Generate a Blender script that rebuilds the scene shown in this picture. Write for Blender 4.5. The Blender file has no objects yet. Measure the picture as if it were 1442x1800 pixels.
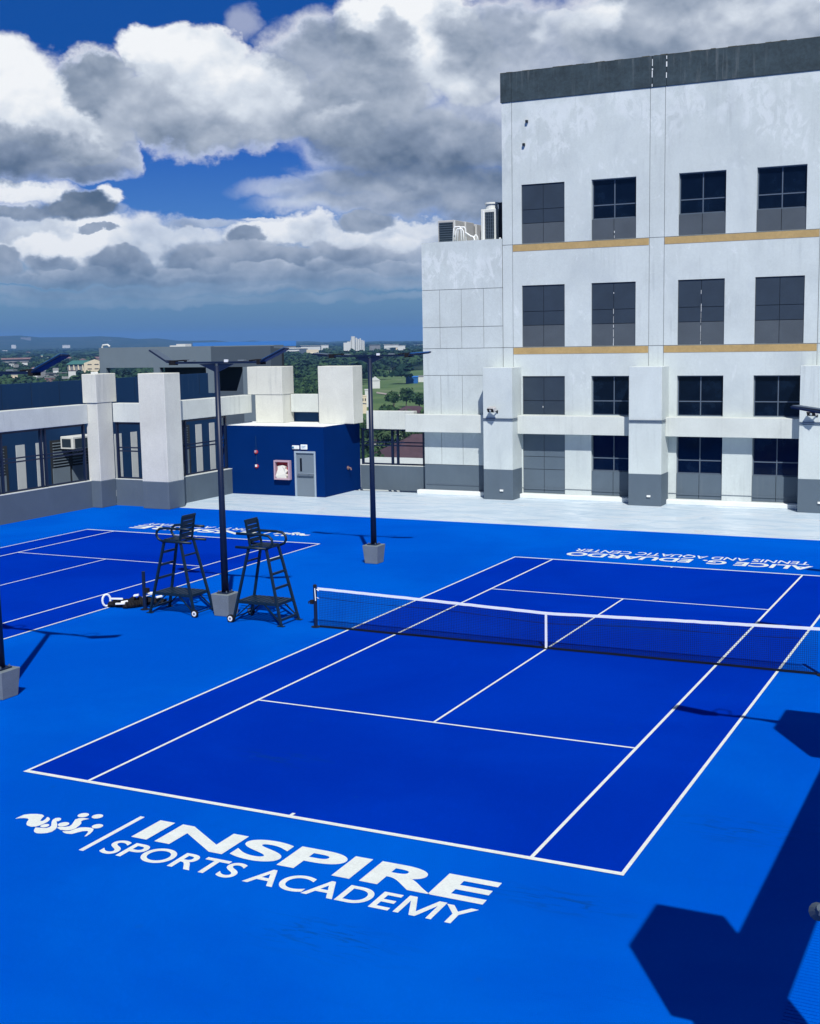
import bpy, bmesh, math, random
import numpy as np
from mathutils import Vector, Matrix, Euler
random.seed(7)
rng = np.random.default_rng(7)
SC = bpy.context.scene
COL = SC.collection
R = math.radians
G = -30.0                                   # level of the town below the roof deck

# ------------------------------------------------------------------ camera
CAM = Vector((10.397, -28.378, 7.508))
FPX, PW, PH = 2242.8, 1442.0, 1800.0
AX_R = Vector((0.89779879, 0.44003435, -0.01808614))
AX_U = Vector((-0.04349883, 0.12946682, 0.99062919))
AX_F = Vector((-0.43825243, 0.88859896, -0.13537614))
cd = bpy.data.cameras.new('camera')
cam = bpy.data.objects.new('camera', cd)
COL.objects.link(cam)
cam.matrix_world = Matrix(((AX_R.x, AX_U.x, -AX_F.x, CAM.x), (AX_R.y, AX_U.y, -AX_F.y, CAM.y), (AX_R.z, AX_U.z, -AX_F.z, CAM.z), (0, 0, 0, 1)))
cd.sensor_fit = 'HORIZONTAL'
cd.sensor_width = 36.0
cd.lens = FPX / PW * 36.0
cd.clip_start = 0.1
cd.clip_end = 60000
SC.camera = cam

# ------------------------------------------------------------------ sun, exposure
SUN = Vector((0.475, -0.745, 1.0)).normalized()
sl = bpy.data.lights.new('sun', 'SUN')
sl.energy = 5.0
sl.angle = R(0.53)
sl.color = (1.0, 0.975, 0.94)
so = bpy.data.objects.new('sun', sl)
COL.objects.link(so)
so.rotation_euler = (-SUN).to_track_quat('-Z', 'Y').to_euler()
so.location = (20, -40, 60)
SC.view_settings.view_transform = 'Standard'
SC.view_settings.look = 'None'
SC.view_settings.gamma = 1.0
SC.view_settings.exposure = 0.0
SC.view_settings.use_curve_mapping = False


def ray(u, v):
    """direction in the world of a bearing given as photo column and row"""
    d = AX_F + AX_R * ((u - PW / 2) / FPX) - AX_U * ((v - PH / 2) / FPX)
    return d.normalized()


# ------------------------------------------------------------------ node helpers
class NT:
    def __init__(s, tree):
        s.t = tree
        s.n = tree.nodes
        s.l = tree.links

    def node(s, kind, **kw):
        n = s.n.new(kind)
        for k, v in kw.items():
            setattr(n, k, v)
        return n

    def put(s, sock, v):
        if v is None:
            return
        if hasattr(v, 'is_output') or hasattr(v, 'links'):
            s.l.new(v, sock)
        else:
            sock.default_value = v

    def math(s, op, a, b=None, c=None, clamp=False):
        n = s.node('ShaderNodeMath', operation=op, use_clamp=clamp)
        s.put(n.inputs[0], a)
        s.put(n.inputs[1], b)
        s.put(n.inputs[2], c)
        return n.outputs[0]

    def vmath(s, op, a, b=None, c=None):
        n = s.node('ShaderNodeVectorMath', operation=op)
        s.put(n.inputs[0], a)
        s.put(n.inputs[1], b)
        s.put(n.inputs[2], c)
        return n.outputs['Value'] if op in ('LENGTH', 'DOT_PRODUCT') else n.outputs[0]

    def noise(s, vec, scale, detail=4, rough=0.5, dist=0.0, col=False):
        n = s.node('ShaderNodeTexNoise')
        s.put(n.inputs['Vector'], vec)
        n.inputs['Scale'].default_value = scale
        n.inputs['Detail'].default_value = detail
        n.inputs['Roughness'].default_value = rough
        n.inputs['Distortion'].default_value = dist
        return n.outputs['Color' if col else 'Fac']

    def smooth(s, v, a, b, lo=0.0, hi=1.0):
        n = s.node('ShaderNodeMapRange', interpolation_type='SMOOTHSTEP')
        s.put(n.inputs['Value'], v)
        n.inputs['From Min'].default_value = a
        n.inputs['From Max'].default_value = b
        n.inputs['To Min'].default_value = lo
        n.inputs['To Max'].default_value = hi
        return n.outputs[0]

    def mix(s, f, a, b, mode='MIX'):
        n = s.node('ShaderNodeMix', data_type='RGBA', blend_type=mode)
        s.put(n.inputs[0], f)
        s.put(n.inputs[6], a if not isinstance(a, tuple) else (*a[:3], 1))
        s.put(n.inputs[7], b if not isinstance(b, tuple) else (*b[:3], 1))
        return n.outputs[2]

    def ramp(s, f, stops):
        n = s.node('ShaderNodeValToRGB')
        s.put(n.inputs[0], f)
        e = n.color_ramp.elements
        while len(e) < len(stops):
            e.new(0.5)
        for i, (p, c) in enumerate(stops):
            e[i].position = p
            e[i].color = (*c, 1)
        return n.outputs[0]


# ------------------------------------------------------------------ world: sky with clouds
SKY_STRENGTH = 0.06
w = bpy.data.worlds.new('World')
SC.world = w
w.use_nodes = True
nt = NT(w.node_tree)
for n in list(nt.n):
    nt.n.remove(n)
bg = nt.node('ShaderNodeBackground')
out = nt.node('ShaderNodeOutputWorld')
sky = nt.node('ShaderNodeTexSky', sky_type='NISHITA')
sky.sun_disc = False
sky.sun_elevation = math.asin(SUN.z)
sky.sun_rotation = math.atan2(SUN.x, SUN.y)
sky.altitude = 50
sky.air_density = 1.0
sky.dust_density = 0.3
sky.ozone_density = 3.0
tc = nt.node('ShaderNodeTexCoord')
dirv = nt.vmath('NORMALIZE', tc.outputs['Generated'])
sep = nt.node('ShaderNodeSeparateXYZ')
nt.l.new(dirv, sep.inputs[0])
az = nt.math('MULTIPLY', nt.math('ARCTAN2', sep.outputs[0], sep.outputs[1]), 180 / math.pi)
el = nt.math('MULTIPLY', nt.math('ARCSINE', sep.outputs[2]), 180 / math.pi)
comb = nt.node('ShaderNodeCombineXYZ')
nt.l.new(az, comb.inputs[0])
nt.l.new(el, comb.inputs[1])
ae = comb.outputs[0]
# noise space: the direction itself, flattened so that low clouds run in strata
nv = nt.vmath('MULTIPLY', dirv, (1.0, 1.0, 1.35))
warp = nt.noise(nv, 11.0, 3, 0.5, 0, True)
warp2 = nt.noise(nv, 42.0, 4, 0.6, 0, True)
wv = nt.vmath('MULTIPLY', nt.vmath('SUBTRACT', warp, (0.5, 0.5, 0.5)), (3.6, 2.6, 0))
wv2 = nt.vmath('MULTIPLY', nt.vmath('SUBTRACT', warp2, (0.5, 0.5, 0.5)), (1.9, 1.5, 0))
wp = nt.vmath('ADD', nt.vmath('ADD', ae, wv), wv2)
wps = nt.vmath('ADD', nt.vmath('ADD', ae, nt.vmath('MULTIPLY', wv, (.22, .22, 0))), nt.vmath('MULTIPLY', wv2, (.62, .62, 0)))


def deg(u, v):
    d = ray(u, v)
    return math.degrees(math.atan2(d.x, d.y)), math.degrees(math.asin(d.z))


# single clouds from the farthest to the nearest: column, row, half width, half height,
# brightness of top and foot, softness of the edge, opacity
CL = [
    (110, 425, 140, 44, .98, .74, .6, .95), (300, 432, 120, 42, .88, .66, .6, .85), (475, 412, 100, 30, .98, .72, .5, .95), (560, 410, 50, 28, .9, .6, .5, .9), (700, 412, 120, 28, .88, .55, .5, .9), (20, 392, 90, 30, .72, .58, .7, .85),
    (420, 528, 520, 9, .46, .40, .9, .55), (200, 514, 330, 10, .44, .38, .9, .7), (560, 500, 260, 14, .50, .38, .8, .85), (810, 470, 90, 30, .46, .40, .7, .9),
    (400, 480, 480, 20, .56, .40, .7, .95), (150, 492, 280, 9, .42, .34, .6, .8), (330, 505, 220, 8, .46, .40, .9, .6), (620, 488, 42, 11, .66, .48, .5, .8), (470, 509, 60, 6, .6, .5, .7, .6), (60, 522, 90, 6, .56, .45, .9, .45), (640, 521, 34, 6, .56, .5, .9, .4), (735, 490, 60, 9, .5, .42, .7, .6),
    (640, 445, 90, 24, .64, .42, .35, .95), (745, 445, 70, 26, .6, .42, .4, .9), (400, 446, 105, 26, .54, .38, .5, .95), (0, 462, 32, 22, .46, .38, .5, .95), (86, 462, 46, 20, .43, .34, .5, .95), (78, 450, 22, 14, .44, .36, .5, .95), (208, 458, 54, 25, .50, .34, .5, .95), (222, 445, 22, 15, .46, .38, .5, .95), (334, 456, 42, 24, .42, .34, .5, .95), (505, 450, 62, 19, .44, .31, .5, .95), (590, 440, 50, 20, .52, .36, .5, .95), (430, 412, 28, 12, .40, .34, .5, .95), (470, 470, 60, 11, .62, .46, .3, .9), (690, 470, 46, 11, .60, .46, .3, .9), (290, 478, 60, 10, .60, .48, .4, .9), (130, 476, 60, 10, .56, .46, .4, .9), (560, 466, 30, 12, .58, .42, .5, .95), (255, 470, 26, 14, .48, .38, .5, .95), (380, 466, 30, 13, .52, .40, .5, .95), (10, 446, 24, 14, .50, .40, .5, .95), (700, 428, 40, 16, .84, .60, .5, .95), (615, 420, 36, 16, .86, .62, .5, .95), (150, 425, 30, 22, 1.05, .9, .5, .95), (65, 430, 34, 20, 1.0, .85, .5, .95), (640, 388, 48, 20, .44, .38, .4, .95), (165, 406, 34, 6, .36, .34, .4, .9), (470, 384, 48, 4.5, .95, .8, .6, .8), (350, 392, 70, 8, .62, .5, .8, .7),
    (600, 330, 170, 20, .42, .38, .9, .7), (740, 318, 190, 40, .40, .38, .8, .95), (700, 352, 230, 30, .44, .46, .9, .9), (860, 345, 130, 50, .42, .36, .8, .95), 
    (10, 336, 120, 20, .98, .82, .5, .95), (188, 348, 24, 17, 1.0, .9, .4, .95), (112, 350, 40, 14, .95, .85, .5, .9), (0, 374, 120, 11, .42, .36, .5, .95), (142, 368, 64, 19, .26, .22, .5, 1), (150, 350, 38, 17, .28, .22, .45, 1), (118, 362, 24, 13, .27, .22, .45, 1), (180, 366, 24, 14, .28, .23, .45, 1),
    (10, 134, 104, 56, 1.0, .86, .5, 1), (50, 180, 140, 78, 1.0, .74, .5, 1), (150, 230, 90, 62, .92, .56, .5, 1), (205, 280, 40, 30, .66, .42, .6, .9), (40, 268, 160, 46, .46, .18, .8, .95), (140, 300, 90, 20, .44, .28, .6, .9),
    (335, 195, 150, 72, .80, .46, .35, 1), (420, 222, 140, 42, .74, .46, .7, 1), (290, 82, 68, 50, 1.0, .80, .3, 1), (372, 112, 72, 56, .98, .74, .3, 1), (330, 150, 90, 50, .90, .62, .6, .95), (470, 160, 70, 62, .86, .62, .4, 1), (186, 140, 66, 56, .46, .36, .5, 1), (255, 165, 70, 50, .58, .46, .95, .85), (230, 215, 50, 40, .6, .5, .9, .7), (540, 208, 95, 50, .84, .50, .6, 1),
    (720, 55, 140, 76, 1.0, .86, .3, 1), (820, 110, 78, 78, .98, .66, .4, 1), (640, 180, 130, 92, .70, .44, .5, 1), (560, 90, 92, 66, .34, .42, .85, .95), (690, 50, 40, 36, .34, .44, .95, .7), (620, 130, 90, 60, .44, .44, .95, .7), (600, 232, 60, 42, .84, .46, .6, .85), (770, 250, 230, 60, .54, .24, .75, .97), (850, 190, 80, 50, .64, .42, .7, .8), (430, 40, 30, 26, .5, .45, .9, .35),
    (890, 65, 120, 74, .50, .38, .9, .95), (1180, 55, 230, 80, .56, .40, .6, 1), (1350, 60, 130, 60, .70, .5, .6, 1), (1010, 50, 76, 36, .90, .64, .5, .9), (980, 100, 110, 40, .64, .5, .6, .9),
]
nA = nt.noise(nv, 14.0, 4, 0.50, 0.15)
nAu = nt.noise(nt.vmath('ADD', nv, (0.0, 0.0, 0.022)), 14.0, 3, 0.50, 0.15)
A = Bv = None
for (u, v, ru, rv, bt, bb, so_, op) in CL:
    ca, ce = deg(u, v)
    kx, ky = 39.14 / ru, 39.14 / rv
    q = nt.vmath('MULTIPLY_ADD', wps if rv < 28 else wp, (kx, ky, 0), (-ca * kx, -ce * ky, 0))
    r2 = nt.vmath('DOT_PRODUCT', q, q)
    m = nt.smooth(r2, 1.25 + so_ * .3, 1.05 - so_, 0.0, op)
    bi = nt.math('ADD', nt.vmath('DOT_PRODUCT', q, (0, (bt - bb) * .55, 0)), (bt + bb) / 2)
    if A is None:
        A, Bv = m, bi
    else:
        Bv = nt.math('MULTIPLY_ADD', m, nt.math('SUBTRACT', bi, Bv), Bv)
        A = nt.math('MAXIMUM', A, m)
# outside the photographed part the cover is broken and lighter
far_ = nt.smooth(el, 15.0, 26.0)
sidef = nt.math('MAXIMUM', nt.smooth(az, -8.0, 10.0), nt.smooth(az, -46.0, -62.0))
gen = nt.math('MAXIMUM', far_, nt.math('MULTIPLY', sidef, nt.smooth(el, 3.0, 7.0)))
A2 = nt.math('MULTIPLY', gen, nt.smooth(nA, 0.55, 0.65))
Bg = nt.math('MULTIPLY_ADD', nt.math('SUBTRACT', nA, nAu), 2.5, 0.50)
Bv = nt.math('MULTIPLY_ADD', gen, nt.math('SUBTRACT', Bg, Bv), Bv)
dens = nt.math('MAXIMUM', A, A2)
n4 = nt.noise(nv, 34.0, 4, 0.55, 0.2)
n4u = nt.noise(nt.vmath('ADD', nv, (0.0, 0.0, 0.009)), 34.0, 3, 0.55, 0.2)
rel = nt.math('ADD', nt.math('MULTIPLY', nt.math('SUBTRACT', nA, nAu), 0.75), nt.math('MULTIPLY', nt.math('SUBTRACT', n4, n4u), 0.38))
vo = nt.node('ShaderNodeTexVoronoi', feature='F1')
nt.put(vo.inputs['Vector'], nt.vmath('ADD', nv, nt.vmath('MULTIPLY', warp2, (.03, .03, .03))))
vo.inputs['Scale'].default_value = 26.0
puff = nt.math('MULTIPLY', nt.math('SUBTRACT', 0.56, vo.outputs['Distance']), nt.smooth(Bv, .25, .8, .04, .22))
B = nt.math('ADD', nt.math('ADD', nt.math('MULTIPLY_ADD', Bv, 1.12, -0.03), rel), puff)
S_ = 1.0 / SKY_STRENGTH
ccol = nt.ramp(B, [(0.0, (.05, .095, .17)), (0.22, (.12, .17, .25)), (0.42, (.26, .32, .42)), (0.62, (.44, .50, .60)), (0.82, (.70, .76, .84)), (1.0, (.93, .95, .97))])
ccol = nt.vmath('MULTIPLY', ccol, (S_, S_, S_))
# low clouds sink into the bluish distance
lowf = nt.smooth(el, 4.0, 1.0, 0.0, 0.55)
skyc = nt.vmath('MULTIPLY', sky.outputs[0], (0.14, 0.30, 0.55))
lowcol = nt.ramp(nt.math('DIVIDE', el, 12.0, clamp=True), [(0.0, (.100, .200, .330)), (0.14, (.150, .285, .43)), (0.26, (.135, .285, .49)), (0.45, (.06, .20, .56)), (0.66, (.025, .13, .50)), (1.0, (.004, .075, .36))])
lowcol = nt.vmath('MULTIPLY', lowcol, (S_, S_, S_))
hi = nt.smooth(el, 10.0, 40.0, 0.0, 0.85)
skyc = nt.mix(hi, lowcol, skyc)
ccol = nt.mix(lowf, ccol, skyc)
final = nt.mix(dens, skyc, ccol)
nt.l.new(final, bg.inputs[0])
bg.inputs[1].default_value = SKY_STRENGTH
w.cycles.sampling_method = 'MANUAL'
w.cycles.sample_map_resolution = 256
nt.l.new(bg.outputs[0], out.inputs[0])

# ------------------------------------------------------------------ materials
MATS = {}


def mat(name, col, rough=0.7, spec=0.3, metal=0.0, var=0.0, vscale=1.0, grain=0.0, gscale=30.0, streak=0.0, stain=None, bump=0.0, bscale=60.0):
    """procedural paint or concrete: base colour, cloudy variation, grain, vertical dirt streaks"""
    m = bpy.data.materials.new(name)
    m.use_nodes = True
    t = NT(m.node_tree)
    b = t.n['Principled BSDF']
    geo = t.node('ShaderNodeNewGeometry')
    pos = geo.outputs['Position']
    c = t.mix(0.0, col, col)
    if var:
        n = t.noise(pos, vscale, 6, 0.6, 0.4)
        c = t.mix(1.0, c, t.ramp(n, [(0.25, (1 - var,) * 3), (0.75, (1 + var * .6,) * 3)]), 'MULTIPLY')
    if grain:
        n = t.noise(pos, gscale, 3, 0.7)
        c = t.mix(1.0, c, t.ramp(n, [(0.3, (1 - grain,) * 3), (0.7, (1 + grain * .6,) * 3)]), 'MULTIPLY')
    if streak:
        p2 = t.vmath('MULTIPLY', pos, (5.0, 5.0, 0.32))
        n = t.noise(p2, 1.0, 6, 0.62, 0.25)
        big = t.noise(pos, 0.35, 3, 0.5)
        f = t.math('MULTIPLY', t.smooth(n, 0.50, 0.72), t.smooth(big, 0.38, 0.66))
        c = t.mix(t.math('MULTIPLY', f, streak), c, (0.20, 0.225, 0.23))
    if stain:
        # pale salts that have run down from a ledge at height stain[0]
        z0, col2 = stain
        sx = t.node('ShaderNodeSeparateXYZ')
        t.l.new(pos, sx.inputs[0])
        p3 = t.vmath('MULTIPLY', pos, (1.9, 1.9, 1.1))
        n = t.noise(p3, 1.0, 10, 0.74, 0.9)
        near = t.smooth(sx.outputs[2], z0 - 5.0, z0 - 0.1, 0.0, 1.0)
        patch = t.smooth(t.noise(pos, .45, 3, .6), .44, .58)
        f = t.math('MULTIPLY', t.smooth(t.math('MULTIPLY_ADD', near, 0.14, n), 0.57, 0.66), patch)
        c = t.mix(t.math('MULTIPLY', f, 0.38), c, col2)
        n = t.noise(t.vmath('MULTIPLY', pos, (1, 1, .6)), 0.45, 6, 0.62, 0.5)
        c = t.mix(t.smooth(n, 0.46, 0.72, 0, .38), c, (0.36, 0.41, 0.43))
    t.l.new(c, b.inputs['Base Color'])
    b.inputs['Roughness'].default_value = rough
    b.inputs['Specular IOR Level'].default_value = spec
    b.inputs['Metallic'].default_value = metal
    if bump:
        bp = t.node('ShaderNodeBump')
        bp.inputs['Strength'].default_value = bump
        bp.inputs['Distance'].default_value = 0.01
        t.l.new(t.noise(pos, bscale, 4, 0.6), bp.inputs['Height'])
        t.l.new(bp.outputs[0], b.inputs['Normal'])
    MATS[name] = m
    return m


mat('facade_white', (.56, .615, .60), .8, .2, var=.09, vscale=.5, grain=.05, gscale=12, streak=.25, stain=(17.9, (.76, .80, .80)), bump=.25)
mat('annex_white', (.53, .585, .575), .8, .2, var=.11, vscale=.7, grain=.06, gscale=12, streak=.25, stain=(12.4, (.76, .80, .80)), bump=.25)
mat('pier_white', (.62, .63, .565), .85, .2, var=.10, vscale=.8, grain=.07, gscale=16, streak=.28, bump=.3)
mat('beam_white', (.58, .615, .575), .85, .2, var=.10, vscale=.9, grain=.06, gscale=16, streak=.30, bump=.3)
mat('trim_white', (.74, .77, .76), .8, .2, var=.06, vscale=2, bump=.2)
mat('grey_paint', (.095, .130, .165), .7, .25, var=.10, vscale=.8, grain=.05, streak=.12, bump=.2)
mat('blind_dark', (.030, .046, .068), .6, .25, var=.18, vscale=.9, grain=.08, bump=.1)
mat('blind_grey', (.075, .092, .108), .65, .25, var=.14, vscale=.9, grain=.08, bump=.1)
mat('parapet_dark', (.040, .062, .074), .75, .25, var=.38, vscale=1.3, grain=.22, gscale=7, streak=.45, bump=.3)
mat('groove_dark', (.11, .125, .14), .9, .1)
mat('moss', (.10, .10, .075), .95, .05, var=.4, vscale=3)
mat('gold_paint', (.45, .315, .135), .7, .2, var=.14, vscale=1.6, grain=.10, gscale=9, bump=.2)
mat('frame_dark', (.012, .018, .028), .5, .3)
mat('frame_grey', (.09, .12, .16), .5, .3)
mat('steel_navy', (.004, .012, .040), .45, .4)
mat('chair_green', (.003, .016, .034), .45, .35, grain=.1)
mat('rubber_black', (.01, .01, .012), .8, .2)
mat('plastic_white', (.75, .77, .76), .5, .3)
mat('concrete_block', (.17, .205, .225), .9, .15, var=.12, vscale=4, grain=.16, gscale=45, bump=.5)
mat('house_blue', (.0004, .020, .120), .85, .02, var=.10, vscale=.9, grain=.04)
mat('wing_blue', (.010, .040, .110), .8, .1, var=.12, vscale=.4, streak=.06)
mat('wing_grey', (.15, .195, .235), .8, .2, var=.08, vscale=.5, streak=.3)
mat('wing_pale', (.52, .56, .56), .8, .2, var=.10, vscale=.8, streak=.2)
mat('door_grey', (.15, .19, .23), .5, .3, var=.05)
mat('door_frame', (.30, .37, .44), .5, .3)
mat('red_box', (.42, .30, .36), .5, .3)
mat('red_deep', (.30, .015, .03), .5, .3)
mat('alarm_red', (.45, .04, .05), .4, .4)
mat('bag_white', (.70, .68, .62), .7, .2, var=.1, vscale=12)
mat('sign_white', (.78, .82, .82), .5, .3)
mat('sign_blue', (.02, .16, .30), .5, .3)
mat('paint_white', (.69, .74, .70), .75, .2, var=.10, vscale=3.5, grain=.10, gscale=26)
mat('net_cord', (.006, .010, .022), .8, .1)
mat('net_tape', (.78, .82, .83), .7, .2, var=.06, vscale=8)
mat('ac_case', (.42, .42, .41), .6, .3, var=.08, vscale=2)
mat('ac_white', (.62, .64, .60), .6, .3, var=.06, vscale=2)
mat('ac_fin', (.02, .035, .05), .5, .3)
mat('pipe_white', (.80, .82, .82), .5, .3)
mat('cream', (.66, .58, .42), .8, .2, var=.08)
mat('town_white', (.60, .62, .60), .8, .2, var=.08, vscale=.3)
mat('slab_dark', (.075, .10, .13), .85, .1, var=.1, vscale=.3)
mat('town_grey', (.20, .21, .21), .8, .2, var=.2, vscale=.2)
mat('roof_green', (.05, .16, .14), .7, .2, var=.1, vscale=.2)
mat('roof_maroon', (.075, .048, .060), .8, .2, var=.2, vscale=.3, grain=.15, gscale=3)
mat('roof_rust', (.24, .15, .14), .8, .2, var=.35, vscale=.15)
mat('roof_blue', (.012, .10, .32), .6, .3, var=.15, vscale=.2)
mat('bright_blue', (.035, .17, .50), .7, .2, var=.05)
mat('shade_window', (.03, .035, .04), .6, .2)
mat('fascia', (.52, .47, .37), .8, .2)
mat('trunk_bark', (.10, .085, .065), .9, .1, var=.2)
mat('path_dirt', (.34, .31, .27), .95, .05, var=.1, vscale=.2)


def leafmat(name, a, b, sc):
    m = bpy.data.materials.new(name)
    m.use_nodes = True
    t = NT(m.node_tree)
    bs = t.n['Principled BSDF']
    pos = t.node('ShaderNodeNewGeometry').outputs['Position']
    n = t.noise(pos, sc, 4, 0.65)
    n2 = t.noise(pos, sc * .12, 2, 0.5)
    c = t.mix(t.smooth(t.math('ADD', t.math('MULTIPLY', n, .55), t.math('MULTIPLY', n2, .45)), .40, .60), a, b)
    t.l.new(c, bs.inputs['Base Color'])
    bs.inputs['Roughness'].default_value = .8
    bs.inputs['Specular IOR Level'].default_value = .15
    MATS[name] = m


leafmat('leaf_near', (.010, .032, .018), (.044, .092, .030), .35)
leafmat('leaf_far', (.008, .030, .020), (.034, .074, .028), .07)
leafmat('leaf_palm', (.02, .045, .02), (.06, .10, .04), .8)

# court surfaces -----------------------------------------------------
def court_mat(name, col, col2):
    m = bpy.data.materials.new(name)
    m.use_nodes = True
    t = NT(m.node_tree)
    b = t.n['Principled BSDF']
    pos = t.node('ShaderNodeNewGeometry').outputs['Position']
    n = t.noise(pos, 0.16, 5, 0.6, 0.5)
    c = t.mix(t.smooth(n, .36, .64), col, col2)
    # broom marks and rain streaks along the deck
    p2 = t.vmath('MULTIPLY', pos, (0.55, 5.0, 1))
    n = t.noise(p2, 1.0, 6, 0.65, 0.3)
    c = t.mix(t.smooth(n, .55, .80, 0, .16), c, (0.0, col[1] * .55, col[2] * .62))
    # scuffs
    v = t.noise(t.vmath('MULTIPLY', pos, (1.2, 2.6, 1)), 1.3, 8, 0.7, 1.5)
    msk = t.noise(pos, .22, 2, .5)
    f = t.math('MULTIPLY', t.smooth(v, .64, .74), t.smooth(msk, .55, .66))
    c = t.mix(t.math('MULTIPLY', f, .35), c, (0.002, 0.035, .13))
    # skid marks left by a chair near the right foreground, and ball marks
    for (mx_, my_, sx_, sy_) in ((6.6, -9.6, .8, .5), (8.2, -8.9, .5, .4), (5.0, -13.0, .9, .3), (2.6, -15.2, .9, .4), (-1.5, -9.4, .9, .4), (1.2, 3.1, 1.4, .5)):
        dq = t.vmath('MULTIPLY', t.vmath('SUBTRACT', pos, (mx_, my_, 0)), (1 / sx_, 1 / sy_, 0))
        g_ = t.math('EXPONENT', t.math('MULTIPLY', t.vmath('DOT_PRODUCT', dq, dq), -1.0))
        st = t.noise(t.vmath('MULTIPLY', pos, (1.6, 9.0, 1)), 1.0, 5, .6, 1.2)
        c = t.mix(t.math('MULTIPLY', t.math('MULTIPLY', g_, t.smooth(st, .48, .66)), .55), c, (.004, .040, .13))
    vb = t.node('ShaderNodeTexVoronoi')
    t.l.new(t.vmath('MULTIPLY', pos, (1, 1, 0)), vb.inputs['Vector'])
    vb.inputs['Scale'].default_value = .9
    c = t.mix(t.smooth(vb.outputs['Distance'], .07, .03, 0, .14), c, (.01, .08, .25))
    n = t.noise(pos, 70, 2, .6)
    c = t.mix(1.0, c, t.ramp(n, [(.3, (.89,) * 3), (.7, (1.08,) * 3)]), 'MULTIPLY')
    t.l.new(c, b.inputs['Base Color'])
    b.inputs['Roughness'].default_value = .75
    b.inputs['Specular IOR Level'].default_value = .0
    bp = t.node('ShaderNodeBump')
    bp.inputs['Strength'].default_value = .15
    bp.inputs['Distance'].default_value = .004
    t.l.new(t.noise(pos, 120, 3, .6), bp.inputs['Height'])
    t.l.new(bp.outputs[0], b.inputs['Normal'])
    MATS[name] = m


court_mat('court_outer', (.0, .074, .48), (.0, .096, .54))
court_mat('court_inner', (.0, .023, .335), (.0, .030, .385))


def apron_mat():
    m = bpy.data.materials.new('apron')
    m.use_nodes = True
    t = NT(m.node_tree)
    b = t.n['Principled BSDF']
    pos = t.node('ShaderNodeNewGeometry').outputs['Position']
    p2 = t.vmath('MULTIPLY', pos, (.5, 1.3, 1))
    n = t.noise(p2, .9, 9, .68, 1.0)
    c = t.ramp(n, [(.30, (.34, .45, .54)), (.45, (.46, .57, .65)), (.56, (.57, .66, .72)), (.72, (.70, .76, .79))])
    d = t.noise(t.vmath('MULTIPLY', pos, (.6, 4, 1)), 1.0, 6, .7, 1.0)
    c = t.mix(t.smooth(d, .60, .74, 0, .45), c, (.30, .34, .34))
    t.l.new(c, b.inputs['Base Color'])
    b.inputs['Roughness'].default_value = .45
    b.inputs['Specular IOR Level'].default_value = .35
    t.l.new(t.smooth(n, .4, .7, .52, .25), b.inputs['Roughness'])
    MATS['apron'] = m


apron_mat()


def glass_mat():
    m = bpy.data.materials.new('dark_glass')
    m.use_nodes = True
    t = NT(m.node_tree)
    b = t.n['Principled BSDF']
    pos = t.node('ShaderNodeNewGeometry').outputs['Position']
    n = t.noise(pos, 1.4, 4, .6)
    t.l.new(t.mix(t.smooth(n, .45, .7), (.0015, .004, .012), (.004, .010, .024)), b.inputs['Base Color'])
    b.inputs['Roughness'].default_value = .08
    b.inputs['Specular IOR Level'].default_value = .35
    MATS['dark_glass'] = m


glass_mat()


def ground_mat():
    m = bpy.data.materials.new('ground_green')
    m.use_nodes = True
    t = NT(m.node_tree)
    b = t.n['Principled BSDF']
    pos = t.node('ShaderNodeNewGeometry').outputs['Position']
    n = t.noise(pos, .006, 8, .65, .4)
    c = t.ramp(n, [(.35, (.018, .040, .022)), (.5, (.030, .058, .028)), (.65, (.06, .075, .045))])
    n = t.noise(pos, .0012, 4, .6)
    c = t.mix(t.smooth(n, .5, .7, 0, .5), c, (.04, .06, .05))
    t.l.new(c, b.inputs['Base Color'])
    b.inputs['Roughness'].default_value = .95
    b.inputs['Specular IOR Level'].default_value = .05
    MATS['ground_green'] = m
    m = bpy.data.materials.new('field_grass')
    m.use_nodes = True
    t = NT(m.node_tree)
    b = t.n['Principled BSDF']
    pos = t.node('ShaderNodeNewGeometry').outputs['Position']
    n = t.noise(pos, .02, 9, .7, .6)
    c = t.ramp(n, [(.32, (.050, .095, .040)), (.48, (.090, .155, .058)), (.60, (.120, .180, .075)), (.75, (.23, .24, .17))])
    t.l.new(c, b.inputs['Base Color'])
    b.inputs['Roughness'].default_value = .95
    b.inputs['Specular IOR Level'].default_value = .05
    MATS['field_grass'] = m


ground_mat()


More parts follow.
